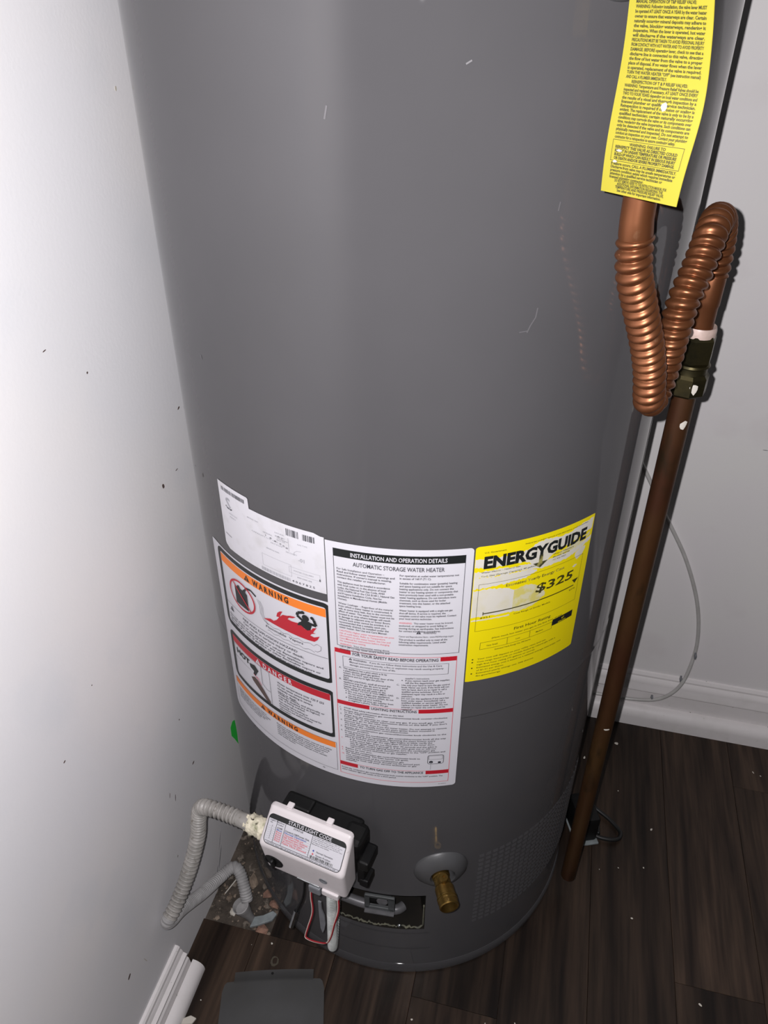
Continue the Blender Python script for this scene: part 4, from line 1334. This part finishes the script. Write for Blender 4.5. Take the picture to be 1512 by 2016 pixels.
def discharge_line():
    E_ = empty('discharge_line', (PX, PY, 0.05), 'copper discharge line with corrugated loop and straight pipe beside the grey heater', 'pipe')
    st = MB()
    a = cyl(39.8, 1.18, 0.040)
    p1, p2 = Vector((0.0345, 0.5650, 1.160)), Vector((0.0350, 0.5655, 1.060))
    pts = [Vector((0.0338, 0.5640, 1.185)), p1, Vector((0.0345, 0.5652, 1.10)), p2, Vector((0.0360, 0.5662, 1.0500)), Vector((0.0362, 0.5664, 1.0470))]
    st.tube(pts, [0.0111, 0.0111, 0.0111, 0.0113, 0.0117, 0.0112], M_COPPER, n=28)
    st.build('copper_stub', E_, smooth=True, auto=50)
    path = [(0.0362, 0.5664, 1.0480), (0.0375, 0.5675, 1.035), (0.0405, 0.5705, 1.020), (0.0488, 0.5800, 0.9960), (0.0600, 0.5925, 0.9640), (0.0668, 0.6000, 0.9400), (0.0700, 0.6040, 0.9230),
            (0.0730, 0.6110, 0.9080), (0.0770, 0.6220, 0.9055), (0.0805, 0.6305, 0.9160), (0.0822, 0.6330, 0.9340), (0.0828, 0.6300, 0.9600), (0.0850, 0.6310, 0.9870), (0.0912, 0.6410, 1.0080), (0.0950, 0.6500, 1.0210), (0.0980, 0.6600, 1.0310),
            (0.1025, 0.6770, 1.0365), (0.1080, 0.6970, 1.0330), (0.1125, 0.7100, 1.0220), (0.1152, 0.7160, 1.0070), (0.1160, 0.7170, 0.9920), (0.1160, 0.7170, 0.9820)]
    fx = MB()
    fx.tube(spline(path, 0.0006), 0.0118, M_COPPER, n=28, helix=(0.0016, 0.0078, 1))
    fx.build('corrugated_tube', E_, smooth=True)
    up = MB()
    ax = Matrix.Translation((PX, PY, 0))
    up.lathe([(0.0001, 0.984), (0.0105, 0.984), (0.0116, 0.980), (0.0114, 0.962), (0.0114, 0.957), (0.0107, 0.955), (0.0107, 0.930)], M_COPPER, ax, n=28)
    up.build('copper_sleeve', E_, smooth=True, auto=40)
    gl = MB()
    gl.lathe([(0.0108, 0.936), (0.0138, 0.9375), (0.0146, 0.9350), (0.0146, 0.9285), (0.0120, 0.9270)], M_GLAND, ax, n=28)
    gl.build('gland_ring', E_, smooth=True, auto=50)
    n1 = MB()
    n1.lathe([(0.0110, 0.9300), (0.0150, 0.9300), (0.0172, 0.9265), (0.0172, 0.9050), (0.0155, 0.9025), (0.0110, 0.9020)], M_BRASSD, ax, n=6, phase=0.3)
    n1.build('compression_nut', E_)
    n2 = MB()
    n2.lathe([(0.0110, 0.9030), (0.0158, 0.9025), (0.0168, 0.9005), (0.0150, 0.8990), (0.0148, 0.8930), (0.0152, 0.8915)], M_BRASSD, ax, n=28)
    n2.build('union_collar', E_, smooth=True, auto=35)
    n3 = MB()
    n3.lathe([(0.0112, 0.8935), (0.0160, 0.8930), (0.0184, 0.8900), (0.0184, 0.8735), (0.0160, 0.8710), (0.0112, 0.8710)], M_BRASSD, ax, n=8, phase=0.1)
    n3.build('union_nut', E_)
    pp = MB()
    pp.lathe([(0.0098, 0.06), (0.0098, 0.0500), (0.0108, 0.0495), (0.0111, 0.0510), (0.0111, 0.8725)], M_COPPER2, ax, n=32)
    P_ = pp.build('down_pipe', E_, smooth=True, auto=50)
    # white paint flecks on pipe and nut
    def fleck(th, z, w, h, r, seed):
        rr = random.Random(seed)
        m = MB()
        V = []
        n = 9
        for i in range(n):
            a = 2 * PI * i / n
            k = rr.uniform(0.6, 1.1)
            b = th * D2R + (w / 2 * k * math.cos(a)) / r
            V.append((PX + r * math.sin(b), PY - r * math.cos(b), z + h / 2 * k * math.sin(a)))
        c = (PX + (r + 0.0004) * math.sin(th * D2R), PY - (r + 0.0004) * math.cos(th * D2R), z)
        m.add(V + [c], [(i, (i + 1) % n, n) for i in range(n)], M_CHIP)
        m.build('paint_fleck', E_, smooth=True)
    fleck(22, 0.8415, 0.009, 0.010, 0.01135, 1)
    fleck(12, 0.4020, 0.0075, 0.004, 0.01135, 2)
    fleck(14, 0.8820, 0.010, 0.012, 0.0180, 3)
    return E_


discharge_line()


# ================================================================== YELLOW HANG TAG
def hang_tag():
    BL = Vector((0.0079, 0.5152, 1.0869))
    dx = Vector((0.0416, -0.0340, 0)).normalized()
    nrm = Vector((dx.y, -dx.x, 0))                      # toward the viewer
    W, Hh = 0.0537, 0.140

    def fn(x, y, l):
        u, v = x / W, y / Hh
        b = -0.0065 * (u ** 1.6) * math.exp(-((y - 0.050) / 0.030) ** 2) + 0.0060 * u * math.exp(-((y - 0.112) / 0.020) ** 2)
        b += 0.0012 * math.sin(v * 9) * (1 - u)
        return BL + dx * x + Vector((0, 0, y)) + nrm * (b + l)
    E_ = empty('hang_tag', BL + dx * W / 2, 'long yellow printed warning tag hanging in front of the copper stub', 'tag')
    mb = MB()
    nx, ny = 18, 56
    for l, flip in ((0.0, False), (-0.0005, True)):
        V = [fn(W * i / nx, Hh * j / ny, l) for j in range(ny + 1) for i in range(nx + 1)]
        Fc = [(j * (nx + 1) + i, j * (nx + 1) + i + 1, (j + 1) * (nx + 1) + i + 1, (j + 1) * (nx + 1) + i) for j in range(ny) for i in range(nx)]
        mb.add(V, [f[::-1] for f in Fc] if flip else Fc, P_TAG)
    mb.build('tag_sheet', E_, smooth=True)
    t = Sheet(fn, 0.0004)
    xa, xb = 0.0052, 0.0500
    pt, sz = 0.00219, 0.00215
    y = 0.0985
    bl = 0.03
    t.text('before consumer; property damage may result.', 0.009, y, sz, P_TAGINK, width=0.040, bold=bl); y -= 0.0008
    t.line([(0.0035, y), (0.0515, y)], 0.0003, P_TAGINK)
    t.text('MANUAL OPERATION OF T&P RELIEF VALVE:', xa, y - pt, sz, P_TAGINK, width=0.0385, bold=bl); y -= pt
    y = t.para('WARNING: Following installation, the valve lever MUST be operated AT LEAST ONCE A YEAR by the water heater owner to ensure that waterways are clear. Certain naturally occurring mineral deposits may adhere to the valve, blocking waterways, rendering it inoperative. When the lever is operated, hot water will discharge if the waterways are clear. PRECAUTIONS MUST BE TAKEN TO AVOID PERSONAL INJURY FROM CONTACT WITH HOT WATER AND TO AVOID PROPERTY DAMAGE. BEFORE operating lever, check to see that a discharge line is connected to this valve, directing the flow of hot water from the valve to a proper place of disposal. If no water flows when the lever is operated, replacement of the valve is required. TURN THE WATER HEATER "OFF" (see instruction manual) AND CALL A PLUMBER IMMEDIATELY.',
               xa, xb, y, pt, sz, P_TAGINK, chars=53, bold=bl, just=True)
    t.text('REINSPECTION OF T & P RELIEF VALVES:', 0.0095, y - pt * 1.05, sz, P_TAGINK, width=0.034, bold=bl); y -= pt * 1.05
    y = t.para('WARNING: Temperature and Pressure Relief Valves should be inspected and replaced, if necessary, AT LEAST ONCE EVERY TWO TO FOUR YEARS depending on local water conditions and the results of a visual and thorough inspection by a licensed plumber or qualified service technician. Reinspection is required if corrosion or scaling is evident. The replacement of the valve is only to be by a qualified technician; certain naturally occurring conditions may corrode the valve or its components over time, rendering the valve inoperative. Such conditions can only be detected if the valve and its components are physically removed and inspected. Do not attempt to conduct an inspection on your own. Contact your plumbing contractor for a reinspection to assure continuing safety.',
               xa, xb, y, 0.00200, sz, P_TAGINK, chars=58, bold=bl, just=True)
    yb = y - 0.0008
    y = yb - 0.0005
    pt = 0.00198
    t.text('WARNING: FAILURE TO', 0.0275, y - pt, sz, P_TAGINK, align='c', bold=bl); y -= pt
    for q in ('REINSPECT THIS VALVE AS DIRECTED COULD', 'RESULT IN UNSAFE TEMPERATURE OR PRESSURE', 'BUILD-UP WHICH CAN RESULT IN SERIOUS INJURY', 'OR DEATH AND/OR SEVERE PROPERTY DAMAGE.'):
        y -= pt
        t.text(q, 0.0068, y, sz, P_TAGINK, width=0.0400, bold=0.04)
    t.frame(0.0045, 0.0500, y - 0.0010, yb, 0.00025, P_TAGINK)
    y -= 0.0012
    y = t.para('If leakage occurs, CALL A PLUMBER IMMEDIATELY. Discharge from valve may be unsafe temperatures or pressure condition exists which requires immediate attention by a qualified service technician or licensed plumbing contractor.',
               0.0055, 0.0490, y, 0.00185, sz, P_TAGINK, chars=54, bold=bl)
    for q, w in (('DO NOT REMOVE. REFER TO THE INSTRUCTION MANUAL FOR', 0.036), ('ADDITIONAL INFORMATION REGARDING THE', 0.032), ('TEMPERATURE AND PRESSURE RELIEF VALVE.', 0.034), ('See other side for important information.', 0.031)):
        y -= 0.00175
        t.text(q, 0.0275, y, sz, P_TAGINK, width=w, align='c', bold=bl)
    t.build('lettering', E_)
    rnd = random.Random(5)
    for cx, cy, w, h in ((0.0325, 0.0480, 0.0038, 0.0050), (0.0100, 0.0238, 0.0042, 0.0014), (0.0080, 0.0178, 0.0034, 0.0018)):
        fk = Sheet(fn, 0.0007)
        fk.poly([(cx + w / 2 * math.cos(2 * PI * i / 10) * rnd.uniform(0.6, 1.1), cy + h / 2 * math.sin(2 * PI * i / 10) * rnd.uniform(0.7, 1.1)) for i in range(10)], M_FLECK)
        fk.build('paint_fleck', E_)
    wi = MB()
    top = fn(W / 2, Hh - 0.006, 0)
    wi.tube(spline([top + nrm * 0.002, top + Vector((0, 0, 0.012)), cyl(39, 1.245, 0.080), cyl(39, 1.238, 0.085)], 0.003), 0.0006, M_STEEL, n=6)
    wi.build('tie_wire', E_, smooth=True)


hang_tag()


# ================================================================== GREY GAS HOSE AT THE LEFT WALL
def gas_hose():
    E_ = empty('gas_hose', (-0.353, 0.560, -0.008), 'grey corrugated gas hose looping along the white wall to the floor stub', 'hose')
    f = lambda q: GFR @ Vector(q)
    s = f((-0.054, 0.0475, 0.345))
    ax = (GFR.to_3x3() @ Vector((-1, 0, 0))).normalized()
    # fitting smeared with paste
    fit = MB()
    rnd = random.Random(8)
    rings, nn = 20, 22
    V, Fc = [], []
    up = Vector((0, 0, 1)); sd = ax.cross(up)
    for i in range(rings):
        d = i / (rings - 1) * 0.034 + 0.001
        base = 0.0125 if 0.008 < d < 0.030 else 0.0098
        for j in range(nn):
            a = 2 * PI * j / nn
            w = noise.noise(Vector((d * 220, math.cos(a) * 2.2, math.sin(a) * 2.2))) * 0.0030
            V.append(s + ax * d + (up * math.cos(a) + sd * math.sin(a)) * (base + w))
    for i in range(rings - 1):
        for j in range(nn):
            q = (j + 1) % nn
            Fc.append((i * nn + j, i * nn + q, (i + 1) * nn + q, (i + 1) * nn + j))
    Fc.append(tuple(range(nn))[::-1]); Fc.append(tuple((rings - 1) * nn + j for j in range(nn)))
    fit.add(V, Fc, M_PASTE)
    fit.build('paste_smeared_fitting', E_, smooth=True)
    e = s + ax * 0.034
    sl = MB()
    sl.tube([e - ax * 0.003, e + ax * 0.010, e + ax * 0.016], [0.0100, 0.0096, 0.0092], M_HOSE, n=20)
    sl.build('hose_collar', E_, smooth=True, auto=60)
    path = [e + ax * 0.013, e + ax * 0.030, (-0.3535, 0.5130, 0.3440), (-0.3690, 0.5190, 0.3290), (-0.3760, 0.5190, 0.3020), (-0.3800, 0.5165, 0.2720), (-0.3860, 0.5020, 0.2375), (-0.3930, 0.4855, 0.2080),
            (-0.4000, 0.4640, 0.1840), (-0.4050, 0.4530, 0.1730)]
    h = MB()
    h.tube(spline(path, 0.0006), 0.0088, M_HOSE, n=22, helix=(0.0019, 0.0060, 0))
    h.build('upper_hose', E_, smooth=True)
    path = [(-0.4050, 0.4530, 0.1730), (-0.4085, 0.4500, 0.1640), (-0.4100, 0.4600, 0.1500), (-0.4105, 0.4860, 0.1310), (-0.4085, 0.5330, 0.0890), (-0.4010, 0.5720, 0.0680), (-0.3880, 0.5920, 0.0690), (-0.3760, 0.5900, 0.0640),
            (-0.3640, 0.5760, 0.0490), (-0.3570, 0.5660, 0.0330)]
    pts = spline(path, 0.0006)
    h = MB()
    h.tube(pts, 0.0088, M_HOSE2, n=22, helix=(0.0007, 0.0040, 0))
    h.build('lower_hose', E_, smooth=True)
    r = MB()
    ax = Matrix.Translation((-0.3535, 0.5600, 0)) @ Matrix.Rotation(-14 * D2R, 4, 'Y') @ Matrix.Rotation(8 * D2R, 4, 'X')
    r.lathe([(0.0065, -0.012), (0.0065, 0.004), (0.0075, 0.006), (0.0085, 0.018), (0.0105, 0.022), (0.0110, 0.030), (0.0125, 0.033), (0.0128, 0.039), (0.0118, 0.0395), (0.0112, 0.036), (0.0105, 0.030), (0.0001, 0.028)], M_HOSE2, ax, n=26)
    r.build('floor_stub', E_, smooth=True, auto=40)


gas_hose()


# ================================================================== MILKY TUBING ON THE BACK WALL
def wall_tubing():
    E_ = empty('wall_tubing', (0.213, 1.112, 0.058), 'thin milky tubing curved along the back wall above the baseboard', 'tubing')
    y = YB - 0.0042
    pts = [(-0.05, y, 0.98), (-0.01, y, 0.80), (0.04, y, 0.70), (0.10, y, 0.632), (0.148, y, 0.556), (0.199, y, 0.470), (0.245, y, 0.393), (0.281, y, 0.310), (0.300, y, 0.236), (0.304, y - 0.004, 0.176), (0.292, y - 0.020, 0.118), (0.262, y - 0.024, 0.079), (0.213, y - 0.020, 0.062), (0.149, y - 0.016, 0.056), (0.06, y - 0.018, 0.052), (-0.05, y - 0.040, 0.0045), (-0.10, y - 0.060, 0.004)]
    t = MB()
    t.tube(spline(pts, 0.006), 0.0033, M_CABLE, n=12)
    t.build('tube', E_, smooth=True)
    for x, z in ((0.250, 0.074), (0.292, 0.128), (0.304, 0.190)):
        c = MB()
        c.box((x, y - 0.020 if z < 0.1 else y - 0.012, z), (0.0035, 0.010, 0.009), M_GREYP, bev=0.001)
        c.build('cable_clip', E_)


wall_tubing()


# ================================================================== BLACK ADAPTER AND CORD BEHIND THE PIPE
def adapter():
    E_ = empty('power_adapter', (0.142, 0.838, 0), 'black power adapter with looped black cord on the floor behind the copper pipe', 'adapter')
    rot = Matrix.Translation((0.136, 0.838, 0)) @ Matrix.Rotation(22 * D2R, 4, 'Z')
    b = MB()
    b.box((0, 0, 0.033), (0.036, 0.056, 0.058), M_BLACKP, rot, bev=0.004)
    b.build('adapter_body', E_, smooth=True, auto=40)
    w = MB()
    w.box((0.001, -0.003, 0.0022), (0.040, 0.060, 0.0040), M_SHARD, rot, bev=0.001)
    w.build('pale_base', E_)
    c = MB()
    pts = [(0.146, 0.862, 0.020), (0.152, 0.878, 0.014), (0.164, 0.876, 0.008), (0.186, 0.862, 0.006), (0.203, 0.842, 0.006), (0.198, 0.828, 0.007), (0.180, 0.823, 0.008), (0.160, 0.826, 0.008), (0.146, 0.838, 0.012)]
    c.tube(spline(pts, 0.003), 0.0036, M_BCABLE, n=10)
    c.tube(spline([(0.155, 0.874, 0.014), (0.164, 0.850, 0.010), (0.166, 0.828, 0.010)], 0.003), 0.0028, M_BCABLE, n=10)
    c.build('cord', E_, smooth=True)
    p = MB()
    p.tube(spline([(0.158, 0.868, 0.014), (0.157, 0.850, 0.009), (0.153, 0.835, 0.006)], 0.003), [0.0028] * 12, M_CHIP, n=8) if False else None
    p.tube([Vector((0.159, 0.866, 0.012)), Vector((0.156, 0.846, 0.008))], [0.0022, 0.0032], M_CHIP, n=8)
    p.build('plug_sleeve', E_, smooth=True)


adapter()


# ================================================================== LOOSE COVER PLATE ON THE FLOOR
def cover_plate():
    E_ = empty('access_cover', (-0.275, 0.43, 0.0), 'loose grey sheet metal access cover lying on the floor', 'cover plate')
    TLp, TRp = Vector((-0.354, 0.460, 0)), Vector((-0.214, 0.501, 0))
    u = (TRp - TLp).normalized(); v = Vector((u.y, -u.x, 0))        # v toward the camera
    W = (TRp - TLp).length
    Lh = 0.125

    def P(a, b, l):
        k = (a / W - 0.5) * 2
        arch = 0.006 * (1 - k * k)
        return TLp + u * a + v * b + Vector((0, 0, 0.0022 + arch + l))
    mb = MB()
    nx, ny = 24, 10
    for l, fl_ in ((0.0, False), (-0.0011, True)):
        cols = []
        V = []
        for j in range(ny + 1):
            for i in range(nx + 1):
                a, b = W * i / nx, Lh * j / ny
                cr = 0.007
                if j == 0 and i == 0: a += cr * 0.4; b += cr * 0.4
                if j == 0 and i == nx: a -= cr * 0.4; b += cr * 0.4
                fold = -0.0018 if 0.35 < (j / ny) < 0.65 and 0.2 < i / nx < 0.8 else 0
                V.append(P(a, b, l + fold * 0.5))
        Fc = [(j * (nx + 1) + i, (j + 1) * (nx + 1) + i, (j + 1) * (nx + 1) + i + 1, j * (nx + 1) + i + 1) for j in range(ny) for i in range(nx)]
        mb.add(V, [f[::-1] for f in Fc] if fl_ else Fc, M_PLATE)
    ring = []
    mb.build('curved_plate', E_, smooth=True)
    tb = MB()
    V, Fc = [], []
    n = 20
    rows = [(0.004, 0.0004), (0.000, 0.0006), (-0.003, -0.0016), (-0.0135, -0.0020)]
    for b, l in rows:
        for i in range(n + 1):
            a = 0.016 + (W - 0.032) * i / n
            V.append(P(a, b, l))
    for j in range(len(rows) - 1):
        for i in range(n):
            Fc.append((j * (n + 1) + i, j * (n + 1) + i + 1, (j + 1) * (n + 1) + i + 1, (j + 1) * (n + 1) + i))
    tb.add(V, Fc, M_PLATE)
    tb.build('offset_flange', E_, smooth=True)
    h = MB()
    c = P(W * 0.485, -0.008, -0.0010)
    h.lathe([(0.0001, 0), (0.0019, 0.0002)], M_BLACKP, Matrix.Translation(c), n=12)
    h.build('screw_hole', E_)


cover_plate()


# ================================================================== RUBBLE, SHARDS, CHIPS
def rubble():
    rnd = random.Random(12)

    def stone_bm(c, r, seed, flat=0.5):
        bm = bmesh.new()
        bmesh.ops.create_icosphere(bm, subdivisions=1, radius=1)
        rr = random.Random(seed)
        for v in bm.verts:
            v.co *= rr.uniform(0.7, 1.15)
            v.co.z *= flat
        bmesh.ops.scale(bm, vec=(r * rr.uniform(0.8, 1.4), r * rr.uniform(0.7, 1.1), r), verts=bm.verts)
        bmesh.ops.rotate(bm, cent=(0, 0, 0), matrix=Matrix.Rotation(rr.uniform(0, 6), 3, 'Z'), verts=bm.verts)
        bmesh.ops.translate(bm, vec=c, verts=bm.verts)
        return bm
    # uncountable grit
    mb = MB()
    for i in range(420):
        x = rnd.uniform(XW + 0.003, -0.317); y = rnd.uniform(0.545, 0.70)
        r = rnd.choice((0.0012, 0.0016, 0.0022, 0.003))
        mb.bm(stone_bm((x, y, -0.0078 + r * 0.3), r, i), rnd.choice((M_RUBBLE, M_RUBBLE, M_STONE, M_RUBBLE)))
    tag(mb.build('rubble_grit'), 'loose grit and dirt filling the bare floor patch by the wall', 'rubble', kind='stuff')
    k = 100
    for (x, y, r, m, lab) in [(-0.398, 0.583, 0.0075, M_STONE, 'largest tan stone chip in the bare patch near the wall'),
                              (-0.384, 0.563, 0.0055, M_CHIP, 'pale stone chip in the middle of the bare patch'),
                              (-0.404, 0.549, 0.0060, M_STONE, 'tan chip against the cut plank beside the wall'),
                              (-0.330, 0.548, 0.0115, M_PINK, 'pinkish brick fragment at the front corner of the bare patch'),
                              (-0.326, 0.590, 0.0100, M_PINK, 'pinkish brick fragment in front of the heater base'),
                              (-0.341, 0.603, 0.0080, M_PINK, 'dull reddish stone behind the grey hose stub'),
                              (-0.372, 0.618, 0.0110, M_STONE, 'grey brown stone beside the hose bend'),
                              (-0.352, 0.640, 0.0100, M_RUBBLE, 'dark dirt lump under the gas control')]:
        k += 1
        s = MB(); s.bm(stone_bm((x, y, -0.0075 + r * 0.25), r, k, 0.45), m)
        tag(s.build('stone_chip'), lab, 'stone')
    # pale shard lying on the rubble
    s = MB()
    q = [(-0.348, 0.545), (-0.336, 0.551), (-0.318, 0.563), (-0.3145, 0.574), (-0.322, 0.577), (-0.334, 0.567), (-0.3465, 0.5615)]
    s.prism(q, (1, 0, 0), (0, 1, 0), (0, 0, 1), -0.0035, 0.0015, M_SHARD, bev=0.0008, seg=1)
    tag(s.build('plaster_shard'), 'pale grey curved shard lying on the bare floor patch', 'shard')
    # straw-like splinter leaning by the wall
    s = MB()
    s.tube([Vector((-0.4080, 0.588, -0.006)), Vector((-0.3915, 0.6120, 0.012))], 0.0010, M_CHIP, n=6)
    tag(s.build('wire_scrap'), 'thin pale wire scrap under the grey hose', 'wire')
    # white chips on the floor
    chips = [(-0.335, 0.521, 0.0014), (-0.306, 0.530, 0.0032), (0.139, 0.989, 0.0060), (0.197, 1.037, 0.0070), (0.312, 0.597, 0.0050), (-0.376, 0.432, 0.0020),
             (0.44, 1.03, 0.004), (0.452, 1.025, 0.003), (0.520, 1.03, 0.004), (0.255, 0.865, 0.005), (0.20, 0.93, 0.003), (0.47, 0.90, 0.002), (0.24, 0.79, 0.003), (0.20, 0.78, 0.003),
             (0.17, 0.77, 0.0025), (0.02, 0.50, 0.002), (0.06, 0.51, 0.0025), (-0.08, 0.48, 0.003), (0.22, 0.70, 0.004)]
    CHIPS = ['tiny white speck on the plank just in front of the bare patch', 'small white chip between the bare patch and the heater base', 'round white chip between the heater and the copper pipe',
             'elongated white chip just right of the copper pipe near the baseboard', 'largest pale chip alone on the open floor at lower right', 'tiny white speck beside the left baseboard end',
             'left chip of the pair near the back baseboard', 'right chip of the pair near the back baseboard', 'white chip near the back baseboard at the right edge', 'thin white sliver to the right of the black cord loop',
             'tiny white speck above the black cord loop', 'tiny white speck farthest right on the open floor', 'small white speck right of the copper pipe end', 'tiny white speck below the black cord loop',
             'tiny white speck just right of the copper pipe foot', 'tiny white speck in front of the heater rim, middle of three', 'tiny white speck in front of the heater rim, rightmost of three',
             'small pale chip in front of the heater rim, leftmost of three', 'faint curled chip on the floor below the copper pipe end']
    for i, (x, y, r) in enumerate(chips):
        bm = stone_bm((x, y, 0.0006), r * 0.5, 300 + i, 0.22)
        s = MB(); s.bm(bm, M_CHIP)
        tag(s.build('paint_chip'), CHIPS[i], 'paint chip', 'white paint chips on the floor')
    s = MB()
    s.prism([(-0.392, 0.395), (-0.374, 0.400), (-0.371, 0.408), (-0.380, 0.4095), (-0.388, 0.404)], (1, 0, 0), (0, 1, 0), (0, 0, 1), 0.0005, 0.004, M_CHIP, bev=0.0006, seg=1)
    tag(s.build('plaster_flake'), 'white plaster flake on the floor beside the left baseboard', 'flake')
    # grimy ring
    s = MB()
    V, Fc = [], []
    n = 22
    rg = random.Random(17)
    for i in range(n):
        a = 2 * PI * i / n
        w = 0.0026 * (0.35 + 0.65 * abs(math.cos((a + 1.9) / 2))) * rg.uniform(0.8, 1.2)
        for r in (0.0056 - w, 0.0058 + rg.uniform(-0.0004, 0.0006)):
            V.append((-0.293 + r * math.cos(a), 0.507 + r * 1.2 * math.sin(a), 0.0006))
    for i in range(n):
        j = (i + 1) % n
        Fc.append((2 * i, 2 * i + 1, 2 * j + 1, 2 * j))
    s.add(V, Fc, mat('dried_glue', rgb(74, 68, 56), 0.7))
    tag(s.build('glue_ring'), 'dried ring of grime on the floor above the loose cover plate', 'stain')


rubble()
